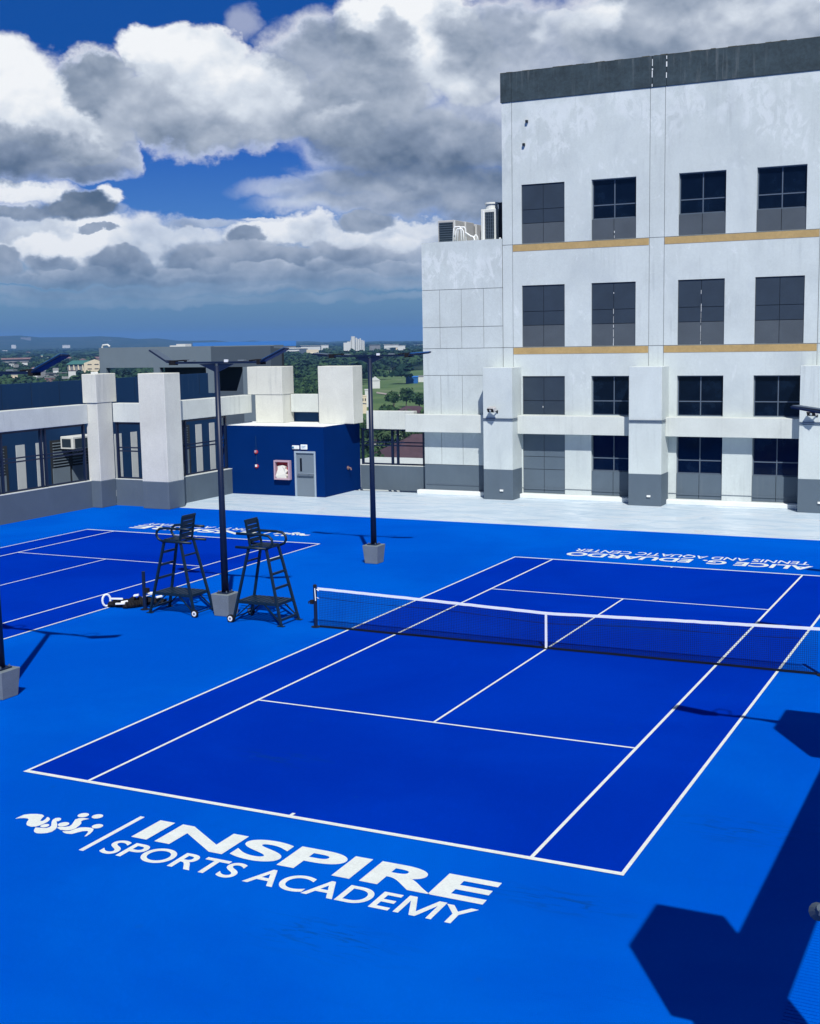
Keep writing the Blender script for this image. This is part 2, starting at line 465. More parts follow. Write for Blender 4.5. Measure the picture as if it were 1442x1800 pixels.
# ------------------------------------------------------------------ mesh helpers
class MB:
    def __init__(s):
        s.v = []
        s.f = []

    def add(s, vs, fs):
        o = len(s.v)
        s.v += [tuple(p) for p in vs]
        s.f += [tuple(i + o for i in f) for f in fs]
        return s

    def box(s, x0, x1, y0, y1, z0, z1):
        return s.add([(x0, y0, z0), (x1, y0, z0), (x1, y1, z0), (x0, y1, z0), (x0, y0, z1), (x1, y0, z1), (x1, y1, z1), (x0, y1, z1)],
                     [(3, 2, 1, 0), (4, 5, 6, 7), (0, 1, 5, 4), (1, 2, 6, 5), (2, 3, 7, 6), (3, 0, 4, 7)])

    def frustum(s, cx, cy, z0, z1, a0, a1):
        return s.add([(cx - a0, cy - a0, z0), (cx + a0, cy - a0, z0), (cx + a0, cy + a0, z0), (cx - a0, cy + a0, z0),
                      (cx - a1, cy - a1, z1), (cx + a1, cy - a1, z1), (cx + a1, cy + a1, z1), (cx - a1, cy + a1, z1)],
                     [(3, 2, 1, 0), (4, 5, 6, 7), (0, 1, 5, 4), (1, 2, 6, 5), (2, 3, 7, 6), (3, 0, 4, 7)])

    def bar(s, p, q, wd, ht=None, upv=(0, 0, 1)):
        p, q = Vector(p), Vector(q)
        ht = ht or wd
        d = (q - p).normalized()
        a = d.cross(Vector(upv))
        if a.length < 1e-4:
            a = d.cross(Vector((0, 1, 0)))
        a.normalize()
        b = a.cross(d)
        vs = []
        for c in (p, q):
            for sa, sb in ((-1, -1), (1, -1), (1, 1), (-1, 1)):
                vs.append(c + a * (sa * wd / 2) + b * (sb * ht / 2))
        return s.add(vs, [(0, 1, 2, 3), (7, 6, 5, 4), (0, 4, 5, 1), (1, 5, 6, 2), (2, 6, 7, 3), (3, 7, 4, 0)])

    def tube(s, pts, r, n=8, r1=None):
        pts = [Vector(p) for p in pts]
        r1 = r if r1 is None else r1
        rings = []
        prev = None
        m = len(pts)
        for i, p in enumerate(pts):
            d = (pts[min(i + 1, m - 1)] - pts[max(i - 1, 0)]).normalized()
            if prev is None:
                a = d.cross(Vector((0, 0, 1)))
                if a.length < 1e-3:
                    a = d.cross(Vector((0, 1, 0)))
            else:
                a = prev - d * prev.dot(d)
            a.normalize()
            prev = a
            b = d.cross(a)
            rr = r + (r1 - r) * i / max(1, m - 1)
            rings.append([p + a * rr * math.cos(2 * math.pi * k / n) + b * rr * math.sin(2 * math.pi * k / n) for k in range(n)])
        vs = [q for rg in rings for q in rg]
        fs = []
        for i in range(m - 1):
            for k in range(n):
                fs.append((i * n + k, i * n + (k + 1) % n, (i + 1) * n + (k + 1) % n, (i + 1) * n + k))
        fs.append(tuple(range(n - 1, -1, -1)))
        fs.append(tuple((m - 1) * n + k for k in range(n)))
        return s.add(vs, fs)

    def poly(s, pts, z):
        return s.add([(x, y, z) for x, y in pts], [tuple(range(len(pts)))])

    def prism(s, pts, z0, z1):
        n = len(pts)
        vs = [(x, y, z0) for x, y in pts] + [(x, y, z1) for x, y in pts]
        fs = [tuple(range(n - 1, -1, -1)), tuple(range(n, 2 * n))]
        fs += [(i, (i + 1) % n, n + (i + 1) % n, n + i) for i in range(n)]
        return s.add(vs, fs)


def wpos(o):
    v = Vector((0, 0, 0))
    while o is not None:
        v += o.location
        o = o.parent
    return v


def build(name, mb, m, parent=None, world=False, bevel=0.0, smooth=False):
    """one mesh object; world=True: the shape was given in world coordinates (unrotated parents)"""
    me = bpy.data.meshes.new(name)
    vs = mb.v
    if world and parent is not None:
        o = wpos(parent)
        vs = [(x - o.x, y - o.y, z - o.z) for x, y, z in vs]
    me.from_pydata(vs, [], mb.f)
    me.validate()
    me.update()
    bm = bmesh.new()
    bm.from_mesh(me)
    bmesh.ops.recalc_face_normals(bm, faces=bm.faces)
    if bevel:
        bmesh.ops.bevel(bm, geom=[e for e in bm.edges if len(e.link_faces) == 2 and e.calc_face_angle(0) > 0.5], offset=bevel, segments=1, affect='EDGES')
    bm.to_mesh(me)
    bm.free()
    if smooth:
        for p in me.polygons:
            p.use_smooth = True
    me.materials.append(MATS[m])
    ob = bpy.data.objects.new(name, me)
    COL.objects.link(ob)
    if parent is not None:
        ob.parent = parent
    return ob


def tag(o, label, cat, group=None, kind=None):
    if label:
        o['label'] = label
    if cat:
        o['category'] = cat
    if group:
        o['group'] = group
    if kind:
        o['kind'] = kind
    return o


def thing(name, label, cat, loc=(0, 0, 0), rz=0.0, group=None):
    o = bpy.data.objects.new(name, None)
    o.empty_display_size = .3
    COL.objects.link(o)
    o.location = loc
    o.rotation_euler = (0, 0, rz)
    return tag(o, label, cat, group)


def copy_tree(o, parent=None):
    c = o.copy()
    COL.objects.link(c)
    c.parent = parent
    for ch in list(o.children):
        copy_tree(ch, c)
    return c


def struct(name, mb, m):
    o = build(name, mb, m)
    o['kind'] = 'structure'
    return o


# ================================================================== SETTING
X0, X1, YS, YN = -28.6, 10.6, -34.0, 27.2
struct('court_floor', MB().box(X0, X1, YS, 18.85, -.25, 0.0), 'court_outer')
struct('pavement', MB().box(X0, X1, 18.854, YN, -.25, 0.002), 'apron')

# two courts: inner sheets with painted lines as parts
HD, HS, HB, HV = 5.485, 4.115, 11.885, 6.40


def court(cx, cy):
    o = struct('tennis_court', MB().poly([(cx - HD, cy - HB), (cx + HD, cy - HB), (cx + HD, cy + HB), (cx - HD, cy + HB)], .004), 'court_inner')
    t = .06

    def line(x0, x1, y0, y1):
        build('court_line', MB().add([(cx + x0, cy + y0, .008), (cx + x1, cy + y0, .008), (cx + x1, cy + y1, .008), (cx + x0, cy + y1, .008)], [(0, 1, 2, 3)]), 'paint_white', o)
    line(-HD, HD, -HB, -HB + .10)
    line(-HD, HD, HB - .10, HB)
    for sx in (-1, 1):
        for h in (HD, HS):
            a, b = sorted((sx * h, sx * (h - t)))
            line(a, b, -HB + .10, HB - .10)
        line(-HS + t, HS - t, sx * HV - t / 2 - .02, sx * HV + t / 2 - .02)
    line(-.025, .025, -HV + .006, HV - .046)
    for sy in (-1, 1):
        y = sy * (HB - .10)
        a, b = sorted((y, y - sy * .10))
        line(-.03, .03, a, b)
    return o


court(0, 0)
court(-18.72, .12)


# painted lettering ---------------------------------------------------
def text_mesh(text, off):
    cu = bpy.data.curves.new('lettering', 'FONT')
    cu.body = text
    cu.offset = off
    tmp = bpy.data.objects.new('tmp', cu)
    COL.objects.link(tmp)
    bpy.context.view_layer.update()
    me = bpy.data.meshes.new_from_object(tmp)
    bpy.data.objects.remove(tmp)
    return me


def co_of(me):
    co = np.empty(len(me.vertices) * 3)
    me.vertices.foreach_get('co', co)
    return co.reshape(-1, 3)


def lettering(text, x0, x1, y0, y1, off, flip, label, z=.004):
    V, Fc = [], []
    xoff = 0.0
    for part in text.replace('M', '|M|').split('|'):
        if not part:
            continue
        if part == 'M':
            # the letter M is drawn as an outline of its own
            h, wd, s = .735, .80, .085 + 2 * off
            pl = [(0, -off), (0, h), (s * 1.45, h), (wd / 2, s * 1.5), (wd - s * 1.45, h), (wd, h), (wd, -off), (wd - s, -off), (wd - s, h - s * 1.7), (wd / 2 + s * .55, -off), (wd / 2 - s * .55, -off), (s, h - s * 1.7), (s, -off)]
            bm = bmesh.new()
            bm.faces.new([bm.verts.new((x + xoff + .05, y, 0)) for x, y in pl])
            bmesh.ops.triangulate(bm, faces=bm.faces, ngon_method='EAR_CLIP')
            bm.verts.index_update()
            o = len(V)
            V += [tuple(v.co) for v in bm.verts]
            Fc += [tuple(v.index + o for v in f.verts) for f in bm.faces]
            bm.free()
            xoff += wd + .09
            continue
        me = text_mesh(part, off)
        co = co_of(me)
        o = len(V)
        V += [(p[0] + xoff, p[1], 0) for p in co]
        Fc += [tuple(i + o for i in p.vertices) for p in me.polygons]
        xoff += co[:, 0].max() + .06
    V = np.array(V)
    mn, mx = V.min(0), V.max(0)
    n = (V - mn) / (mx - mn + 1e-9)
    X = (n[:, 0] - .5) * (x1 - x0)
    Y = (n[:, 1] - .5) * (y1 - y0)
    if flip:
        X, Y = -X, -Y
    me = bpy.data.meshes.new('floor_lettering')
    me.from_pydata([(a_, b_, 0) for a_, b_ in zip(X, Y)], [], Fc)
    me.materials.append(MATS['paint_white'])
    me.update()
    o = bpy.data.objects.new('floor_lettering', me)
    COL.objects.link(o)
    o.location = ((x0 + x1) / 2, (y0 + y1) / 2, z)
    tag(o, label, 'lettering')
    return o


LOGO = [
    [(-3.993, -13.676), (-3.993, -13.588), (-3.986, -13.481), (-3.915, -13.414), (-3.822, -13.371), (-3.717, -13.355), (-3.644, -13.392), (-3.61, -13.481), (-3.567, -13.565), (-3.544, -13.583), (-3.517, -13.563), (-3.53, -13.49), (-3.569, -13.404), (-3.521, -13.413), (-3.453, -13.471), (-3.418, -13.558), (-3.418, -13.644), (-3.427, -13.734), (-3.449, -13.795), (-3.519, -13.831), (-3.612, -13.815), (-3.67, -13.768), (-3.726, -13.691), (-3.76, -13.619), (-3.81, -13.582), (-3.882, -13.593), (-3.954, -13.63)],
    [(-3.43, -13.83), (-3.384, -13.81), (-3.325, -13.804), (-3.252, -13.772), (-3.233, -13.721), (-3.249, -13.671), (-3.354, -13.545), (-3.404, -13.464), (-3.412, -13.389), (-3.367, -13.352), (-3.315, -13.367), (-3.276, -13.423), (-3.277, -13.476), (-3.305, -13.488), (-3.197, -13.591), (-3.121, -13.686), (-3.087, -13.756), (-3.07, -13.861), (-3.107, -13.933), (-3.177, -13.982), (-3.248, -14.002), (-3.318, -13.977), (-3.373, -13.923)],
    [(-3.108, -13.701), (-3.109, -13.645), (-3.015, -13.621), (-2.969, -13.572), (-2.982, -13.498), (-3.036, -13.392), (-3.076, -13.308), (-3.058, -13.247), (-2.996, -13.199), (-2.889, -13.197), (-2.913, -13.237), (-2.941, -13.278), (-2.938, -13.335), (-2.879, -13.396), (-2.849, -13.469), (-2.82, -13.598), (-2.84, -13.677), (-2.896, -13.729), (-2.996, -13.745)],
    [(-2.929, -13.78), (-2.878, -13.749), (-2.832, -13.716), (-2.812, -13.623), (-2.777, -13.545), (-2.7, -13.503), (-2.614, -13.486), (-2.542, -13.505), (-2.495, -13.583), (-2.463, -13.68), (-2.45, -13.784), (-2.469, -13.805), (-2.501, -13.724), (-2.54, -13.63), (-2.582, -13.612), (-2.641, -13.646), (-2.679, -13.718), (-2.718, -13.804), (-2.799, -13.826), (-2.87, -13.816)],
]
DOTS = [(-3.345, -13.710, .065, .072), (-3.084, -13.110, .088, .093), (-2.838, -13.060, .088, .093), (-3.112, -13.543, .086, .09), (-2.562, -13.392, .086, .09)]


def emblem(cx, cy, flip, label):
    mb = MB()
    s = -1 if flip else 1
    for pl in LOGO:
        pts = [((x + 3.24) * s, (y + 13.45) * s) for x, y in pl]
        mb.poly(pts, 0)
    for (x, y, a, b) in DOTS:
        mb.poly([((x + 3.24 + a * math.cos(k * math.pi / 10)) * s, (y + 13.45 + b * math.sin(k * math.pi / 10)) * s) for k in range(20)], 0)
    me = bpy.data.meshes.new('floor_emblem')
    me.from_pydata(mb.v, [], mb.f)
    bm = bmesh.new()
    bm.from_mesh(me)
    bmesh.ops.triangulate(bm, faces=bm.faces, ngon_method='EAR_CLIP')
    for f in bm.faces:
        if f.normal.z < 0:
            f.normal_flip()
    bm.to_mesh(me)
    bm.free()
    me.materials.append(MATS['paint_white'])
    o = bpy.data.objects.new('floor_emblem', me)
    COL.objects.link(o)
    o.location = (cx, cy, .0045)
    return tag(o, label, 'emblem')


lettering('INSPIRE', -1.80, 4.04, -13.53, -12.78, .032, False, 'large bold white word INSPIRE painted below the near baseline')
lettering('SPORTS ACADEMY', -1.90, 4.06, -14.20, -13.66, .014, False, 'thin white words SPORTS ACADEMY painted in the foreground under INSPIRE')
emblem(-3.24, -13.45, False, 'white emblem of swimming and running figures left of INSPIRE in the foreground')
o = build('divider_stripe', MB().box(-2.20, -2.12, -14.25, -12.78, .0, .0045), 'paint_white')
tag(o, 'white upright divider stripe between the foreground emblem and INSPIRE', 'stripe')
lettering('ALICE G. EDUARDO', -4.02, 4.16, 12.76, 13.46, .028, True, 'bold white words ALICE G. EDUARDO painted upside down behind the far baseline')
lettering('TENNIS AND AQUATIC CENTER', -4.0, 3.98, 13.66, 14.30, .008, True, 'thin white words TENNIS AND AQUATIC CENTER painted upside down by the pale pavement')
lettering('INSPIRE', -22.86, -17.0, 12.90, 13.66, .032, True, 'bold white word INSPIRE painted upside down behind the left court')
lettering('SPORTS ACADEMY', -22.85, -16.9, 13.80, 14.34, .006, True, 'thin white words SPORTS ACADEMY painted upside down behind the left court')
emblem(-15.48, 13.58, True, 'white emblem of swimming and running figures painted behind the left court')
o = build('divider_stripe', MB().box(-16.62, -16.54, 12.90, 14.37, .0, .0045), 'paint_white')
tag(o, 'white divider stripe beside the upside down lettering behind the left court', 'stripe')

# ================================================================== TALL BUILDING
bld = thing('office_building', 'tall white office building with dark parapet, gold bands and rows of square windows', 'building', (-1.5, 27.2, 0))
WY = 27.2
WT = .34
WX = [(-11.08, -9.02), (-7.76, -5.73), (-3.85, -1.83), (-0.55, 1.48), (3.06, 5.08), (6.36, 8.39)]
ROWS = [(11.66, 14.29, 12.56, 13.17), (6.99, 9.78, 7.97, 8.60), (3.88, 5.65, 3.88, 4.52), (0.22, 3.30, 1.34, 1.93)]
BLIND = {(0, 0), (1, 0), (1, 1), (1, 2), (1, 3), (2, 0), (3, 0)}
GAP = .011


def panel_zone(x0, x1, z0, z1, m, root, holes=(), y=WY, th=WT):
    """wall panel between joints, with real openings"""
    xs = sorted({x0, x1, *[max(x0, min(x1, h[0])) for h in holes], *[max(x0, min(x1, h[1])) for h in holes]})
    zs = sorted({z0, z1, *[max(z0, min(z1, h[2])) for h in holes], *[max(z0, min(z1, h[3])) for h in holes]})
    mb = MB()
    for i in range(len(xs) - 1):
        for j in range(len(zs) - 1):
            cx, cz = (xs[i] + xs[i + 1]) / 2, (zs[j] + zs[j + 1]) / 2
            if any(h[0] < cx < h[1] and h[2] < cz < h[3] for h in holes):
                continue
            a, b, c, d = xs[i], xs[i + 1], zs[j], zs[j + 1]
            a += GAP if a == x0 else 0
            b -= GAP if b == x1 else 0
            c += GAP if c == z0 else 0
            d -= GAP if d == z1 else 0
            # front, and reveals where a neighbour is open
            mb.box(a, b, y, y + th, c, d)
    return build('wall_panel', mb, m, root, True)


holes = []
for ri, (z0, z1, zs_, zm) in enumerate(ROWS):
    for (a, b) in WX:
        holes.append((a, b, z0, z1))
ZX = [-12.03, -11.53, -5.13, -4.47, 2.04, 2.70, 9.20, 9.86, 13.0]
ZZ = [0.0, 6.97, 11.64, 17.97]
for i in range(len(ZX) - 1):
    for j in range(3):
        panel_zone(ZX[i], ZX[i + 1], ZZ[j], ZZ[j + 1], 'facade_white', bld, holes)
for a, b in ((-12.07, -11.53), (-11.53, -5.04), (-5.04, -4.42), (-4.42, 2.04), (2.04, 2.7), (2.7, 9.2), (9.2, 13.04)):
    build('parapet_panel', MB().box(a + GAP, b - GAP, WY - .04, WY + WT, 17.97, 19.25), 'parapet_dark', bld, True)
rim = MB()
rr_ = random.Random(9)
x = -12.06
while x < 13.0:
    l = rr_.uniform(.12, .5)
    rim.box(x, min(13.03, x + l - .01), WY - .045, WY + .3, 19.25, 19.25 + rr_.uniform(.008, .035))
    x += l
o = build('mossy_rim', rim, 'moss', bld, True)
o['kind'] = 'stuff'
core = MB().box(-12.01, 12.98, WY + WT + .002, 46, 0, 17.95).box(-12.01, 12.98, WY + WT + .002, WY + .6, 17.95, 19.22).box(-12.01, -11.6, WY + .6, 46, 17.95, 19.22)
build('core_wall', core, 'groove_dark', bld, True)
build('side_wall', MB().box(-12.05, -12.012, WY + WT + .003, 46, 12.0, 19.25), 'facade_white', bld, True)
# joint backing, just behind the face of the panels
jb = MB()
for x in ZX[1:-1]:
    jb.box(x - .03, x + .03, WY + .02, WY + .30, 0, 19.2)
for z in ZZ[1:]:
    for i in range(len(WX) + 1):
        a = -11.9 if i == 0 else WX[i - 1][1] + .01
        b = 12.9 if i == len(WX) else WX[i][0] - .01
        jb.box(a, b, WY + .022, WY + .30, z - .03, z + .03)
build('joint_filler', jb, 'groove_dark', bld, True)
for (a, b) in ((-11.51, -5.15), (-4.45, 2.02), (2.72, 9.18)):
    for z in (6.66, 11.33):
        build('gold_band', MB().box(a, b, WY - .012, WY + .01, z, z + .295), 'gold_paint', bld, True)
for ri, (z0, z1, zs_, zm) in enumerate(ROWS):
    for ci, (a, b) in enumerate(WX):
        mx_ = (a + b) / 2
        g = .012
        if (ri, ci) in BLIND:
            root = build('blind_window', MB().box(a, b, WY + .075, WY + WT - .01, z0, z1), 'frame_dark', bld, True)
            cells = [(a, mx_, zm, z1), (mx_, b, zm, z1), (a, mx_, zs_, zm), (mx_, b, zs_, zm)]
            if zs_ > z0:
                cells += [(a, mx_, z0, zs_), (mx_, b, z0, zs_)]
            for k, (p, q, r_, s_) in enumerate(cells):
                m_ = 'blind_grey' if (k > 3 and ri < 2) else ('grey_paint' if ri == 3 else 'blind_dark')
                build('panel', MB().box(p + g, q - g, WY + .05, WY + .08, r_ + g, s_ - g), m_, root, True)
        else:
            gz = zs_ if ri != 2 else z0
            fr = MB()
            yy0, yy1 = WY + .17, WY + .23
            t = .045
            fr.box(a, a + t, yy0, yy1, gz, z1).box(b - t, b, yy0, yy1, gz, z1).box(a + t, b - t, yy0, yy1, z1 - t, z1).box(a + t, b - t, yy0, yy1, gz, gz + t)
            fr.box(mx_ - t / 2, mx_ + t / 2, yy0, yy1, gz + t, z1 - t)
            fr.box(a + t, mx_ - t / 2, yy0 + .003, yy1, zm - t / 2, zm + t / 2).box(mx_ + t / 2, b - t, yy0 + .003, yy1, zm - t / 2, zm + t / 2)
            root = build('window', fr, 'frame_grey' if ri != 1 else 'frame_dark', bld, True)
            for (p, q) in ((a + t, mx_ - t / 2), (mx_ + t / 2, b - t)):
                for (r_, s_) in ((gz + t, zm - t / 2), (zm + t / 2, z1 - t)):
                    build('pane', MB().box(p, q, yy0 + .02, yy0 + .035, r_, s_), 'dark_glass', root, True)
            if gz > z0:
                for (p, q) in ((a, mx_), (mx_, b)):
                    build('panel', MB().box(p + g, q - g, WY + .05, WY + .12, z0 + g, gz - g), 'blind_grey' if ri < 2 else 'grey_paint', root, True)
                build('sill', MB().box(a + .002, b - .002, WY + .055, WY + .24, gz - g + .001, gz - .001), 'grey_paint', root, True)
# columns, beams and kerb that project from the lower floors
CX = [(-12.57, -11.13), (-5.66, -4.20), (1.58, 3.02), (8.8, 10.25)]
for (a, b) in CX:
    c = build('column', MB().box(a, b, 26.0, WY - .002, 1.40, 6.08), 'facade_white', bld, True, bevel=.012)
    build('column_base', MB().box(a - .003, b + .003, 25.997, WY - .002, 0.002, 1.398), 'grey_paint', c, True, bevel=.012)
    build('conduit', MB().box(a, b + .03, 25.96, 25.995, 3.74, 3.77).box(a, b + .03, 25.965, 25.995, 3.66, 3.685).box(b + .002, b + .03, 25.995, 26.6, 3.74, 3.77).box(b + .002, b + .03, 25.995, 26.6, 3.66, 3.685), 'frame_grey', c, True)
    build('socket_box', MB().box(b - .62, b - .46, 25.94, 25.994, .40, .48), 'plastic_white', c, True)
BM = [(-16.9, -12.57), (-11.13, -5.66), (-4.20, 1.58), (3.02, 8.8)]
for i, (a, b) in enumerate(BM):
    build('beam', MB().box(a + .003, b - .003, 26.62, WY - .002 if i else WY - .003, 3.02, 3.86), 'beam_white', bld, True, bevel=.012)
    build('kerb', MB().box((a if i else -16.45) + .003, b - .003, 26.86, WY - .002, .003, .20), 'trim_white', bld, True, bevel=.015)
# thin cable run along the wall foot
for i, (a, b) in enumerate(BM):
    build('cable_run', MB().box((a if i else -16.1) + .02, b - .02, WY - .022, WY - .004, .445, .465), 'frame_grey', bld, True)
rs = random.Random(4)


def sealant(x, z0, z1, parent, y):
    mb = MB()
    z = z0
    while z < z1:
        l = rs.uniform(.05, .34)
        if rs.random() < (.72 if z0 > 15 else .45):
            w_ = rs.uniform(.006, .026) if z0 > 15 else rs.uniform(.003, .012)
            o_ = rs.uniform(-.008, .008)
            mb.box(x - w_ + o_, x + w_ + o_, y - .012, y, z, min(z1, z + l))
        z += l + rs.uniform(.0, .12)
    if mb.v:
        o = build('sealant', mb, 'trim_white', parent, True)
        o['kind'] = 'stuff'


for x in (-5.04, -4.42):
    sealant(x, 17.98, 19.2, bld, WY - .04)
for (x, z0, z1) in ((-6.745, 7.0, 9.7), (-2.84, 7.0, 9.6), (-6.72, 11.7, 12.5), (-10.1, 4.2, 4.9), (-5.74, 7.0, 8.2)):
    sealant(x, z0, z1, bld, WY + .05)
for (x, z) in ((-10.78, 17.05), (-10.93, 16.05)):
    build('bracket', MB().box(x - .05, x + .05, WY - .12, WY - .002, z - .06, z + .05), 'frame_dark', bld, True)

# annex at the left of the tall building
anx = thing('annex_building', 'lower white annex with grooved wall panels beside the tall building', 'building', (-14, 27.2, 0))
AX0, AX1 = -16.17, -12.04


def arow(z0, z1, xs, m):
    for i in range(len(xs) - 1):
        panel_zone(xs[i], xs[i + 1], z0, z1, m, anx)


arow(9.72, 11.95, [AX0, AX1], 'annex_white')
vs4 = [AX0, -15.25, -14.13, -13.0, AX1]
arow(7.97, 9.72, vs4, 'annex_white')
arow(6.97, 7.97, vs4, 'annex_white')
arow(5.70, 6.97, [AX0, AX1], 'annex_white')
arow(1.43, 5.70, vs4, 'annex_white')
arow(0.0, 1.43, [AX0, AX1], 'grey_paint')
build('core_wall', MB().box(AX0 + .03, AX1 - .02, WY + .03, 46, 0, 11.90), 'groove_dark', anx, True)
build('roof_slab', MB().box(AX0, AX1 - .03, WY + WT + .02, 46, 11.902, 11.95), 'annex_white', anx, True)
build('side_wall', MB().box(AX0, AX0 + .028, WY + WT + .002, 46, 0, 11.90), 'annex_white', anx, True)
rw = MB()
rw.tube([(-12.3, 27.6, 11.95), (-12.3, 27.6, 12.03)], .05, 8)
build('roof_vent', rw, 'plastic_white', anx, True)

# air conditioners on the annex roof
def ac_box(x0, x1, y0, y1, z1, label):
    t = thing('air_conditioner', label, 'air conditioner', ((x0 + x1) / 2, y0, 11.95), group='condenser units on the annex roof')
    build('case', MB().box(x0, x1, y0, y1, 11.99, z1), 'ac_case', t, True, bevel=.02)
    gr = build('grille', MB().box(x0 + .07, x1 - .07, y0 - .012, y0 + .01, 12.06, z1 - .10), 'ac_fin', t, True)
    sl_ = MB()
    n = 9
    for k in range(n):
        z = 12.08 + (z1 - .14 - 12.08) * k / (n - 1)
        sl_.box(x0 + .07, x1 - .07, y0 - .035, y0 - .013, z, z + .022)
    build('slats', sl_, 'frame_grey', gr, True)
    build('corner_post', MB().box(x1 - .002, x1 + .012, y0 + .02, y0 + .10, 12.0, z1 - .02), 'plastic_white', t, True)
    build('feet', MB().box(x0 + .1, x1 - .1, y0 + .1, y0 + .2, 11.952, 11.988).box(x0 + .1, x1 - .1, y1 - .2, y1 - .1, 11.952, 11.988), 'frame_dark', t, True)
    return t


ac_box(-16.02, -15.15, 28.8, 29.95, 13.08, 'beige condenser with black louvred end, nearest in the row on the annex roof')
ac_box(-16.04, -15.17, 30.15, 31.25, 13.10, 'middle beige condenser behind the nearest one, white pipes at its side')
ac_box(-16.03, -15.16, 31.45, 32.5, 13.06, 'farthest beige condenser in the row, beside the tall fan unit')
t = thing('fan_unit', 'tall white condenser with dark grille and round fan cap beside the tower wall', 'air conditioner', (-13.2, 28.6, 11.95))
build('case', MB().box(-13.68, -12.90, 28.6, 29.3, 11.97, 13.46), 'ac_white', t, True, bevel=.02)
g_ = build('grille', MB().box(-13.46, -13.0, 28.585, 28.61, 12.08, 13.32), 'ac_fin', t, True)
sl_ = MB()
for k in range(9):
    sl_.box(-13.46, -13.0, 28.565, 28.584, 12.10 + k * .15, 12.115 + k * .15)
for k in range(4):
    sl_.box(-13.40 + k * .11, -13.385 + k * .11, 28.55, 28.566, 12.08, 13.32)
build('slats', sl_, 'frame_grey', g_, True)
build('side_frame', MB().box(-13.56, -13.49, 28.56, 28.598, 12.0, 13.38), 'plastic_white', t, True)
fc = MB()
fc.tube([(-13.26, 28.95, 13.46), (-13.26, 28.95, 13.70)], .30, 20, .27)
fc.tube([(-13.26, 28.95, 13.70), (-13.26, 28.95, 13.78)], .34, 20, .33)
build('fan_cap', fc, 'ac_white', t, True)
build('rear_panel', MB().box(-12.895, -12.30, 28.9, 29.6, 11.97, 13.76), 'frame_dark', t, True)
t = thing('pipe_bundle', 'white looped refrigerant pipes in front of the roof condensers', 'pipes', (-14.9, 28.6, 11.95))
for k, (xa, xb, zt) in enumerate(((-15.05, -14.72, 12.72), (-14.95, -14.62, 12.62), (-14.86, -14.52, 12.70), (-14.05, -13.92, 12.3))):
    build('pipe', MB().tube([(xa - .05, 28.5 + .05 * k, 11.96), (xa, 28.5 + .05 * k, zt - .1), (xa + .06, 28.5 + .05 * k, zt), (xb - .05, 28.55 + .05 * k, zt), (xb, 28.6 + .05 * k, zt - .1), (xb + .03, 28.6 + .05 * k, 11.96)], .032, 8), 'pipe_white', t, True, smooth=True)
build('pipe', MB().tube([(-14.5, 28.6, 12.45), (-14.35, 28.6, 12.35), (-14.2, 28.6, 12.25), (-14.08, 28.6, 12.22), (-14.02, 28.6, 12.1), (-14.02, 28.6, 11.96)], .035, 8), 'pipe_white', t, True, smooth=True)


# floodlights on the columns ------------------------------------------
def floodlight(loc, rz, tilt, label, arm=.35):
    t = thing('floodlight', label, 'floodlight', loc, rz, 'column floodlights')
    M = Euler((tilt, 0, 0)).to_matrix()

    def tr(mb):
        mb.v = [tuple(M @ Vector(p) + Vector((0, -arm, 0))) for p in mb.v]
        return mb
    build('housing', tr(MB().box(-.21, .21, -.08, .14, -.04, .18)), 'ac_case', t, bevel=.03)
    build('face', tr(MB().box(-.19, .19, -.10, -.082, -.02, .15)), 'rubber_black', t)
    lz = MB()
    lz.tube([(0, -.102, .06), (0, -.112, .06)], .055, 14, .05)
    build('lens', tr(lz), 'ac_white', t)
    build('bracket', MB().bar((0, 0, -.06), (0, -arm, .0), .04).bar((0, -.01, -.12), (0, -.01, .02), .09, .02), 'frame_dark', t)
    return t


floodlight((-11.86, 26.0, 4.12), R(-22), R(22), 'small white floodlight with black face on the leftmost column of the tower')
floodlight((2.28, 26.0, 4.10), R(-22), R(22), 'small white floodlight on the column at the right edge, half hidden by a lamp head')

# ================================================================== PERIMETER: piers, walls, beams, railings
def pier(x0, x1, y0, y1, label, top=6.13, head=None, zb=1.23, base=0.0, mtop='pier_white'):
    t = thing('concrete_pier', label, 'pier', ((x0 + x1) / 2, (y0 + y1) / 2, base), group='white piers round the roof deck')
    hz = 4.80 if head else top
    if head and x0 > 9:
        hz = 4.2
    if base < 1:
        build('base', MB().box(x0 - .004, x1 + .004, y0 - .004, y1 + .004, base + .002, zb), 'grey_paint', t, True, bevel=.015)
    build('shaft', MB().box(x0, x1, y0, y1, zb + .001 if base < 1 else base, hz), mtop, t, True, bevel=.02)
    if head:
        a, b, c, d = head
        build('head', MB().box(a, b, c, d, hz + (.012 if x0 < -28 else .002), top), mtop, t, True, bevel=.02)
        if x0 < -28:
            build('joint', MB().box(max(a, x0) + .02, min(b, x1) - .02, max(c, y0) + .02, min(d, y1) - .02, hz - .01, hz + .02), 'groove_dark', t, True)
    return t


pier(-28.72, -28.05, 17.57, 18.62, 'white pier with a wide square head at the end of the long left wall', head=(-28.83, -28.03, 17.52, 18.95))
pier(-26.10, -24.65, 18.10, 19.30, 'broad white pier standing forward of the wall between two railed gaps')
pier(-25.10, -23.50, 26.15, 27.25, 'white pier with wide head rising behind the blue room, left of two', top=6.2, head=(-25.52, -23.48, 26.12, 27.27), base=3.385)
pier(-21.50, -19.55, 26.30, 27.30, 'plain square white pier rising behind the blue room, right of two', top=6.2, base=3.385)
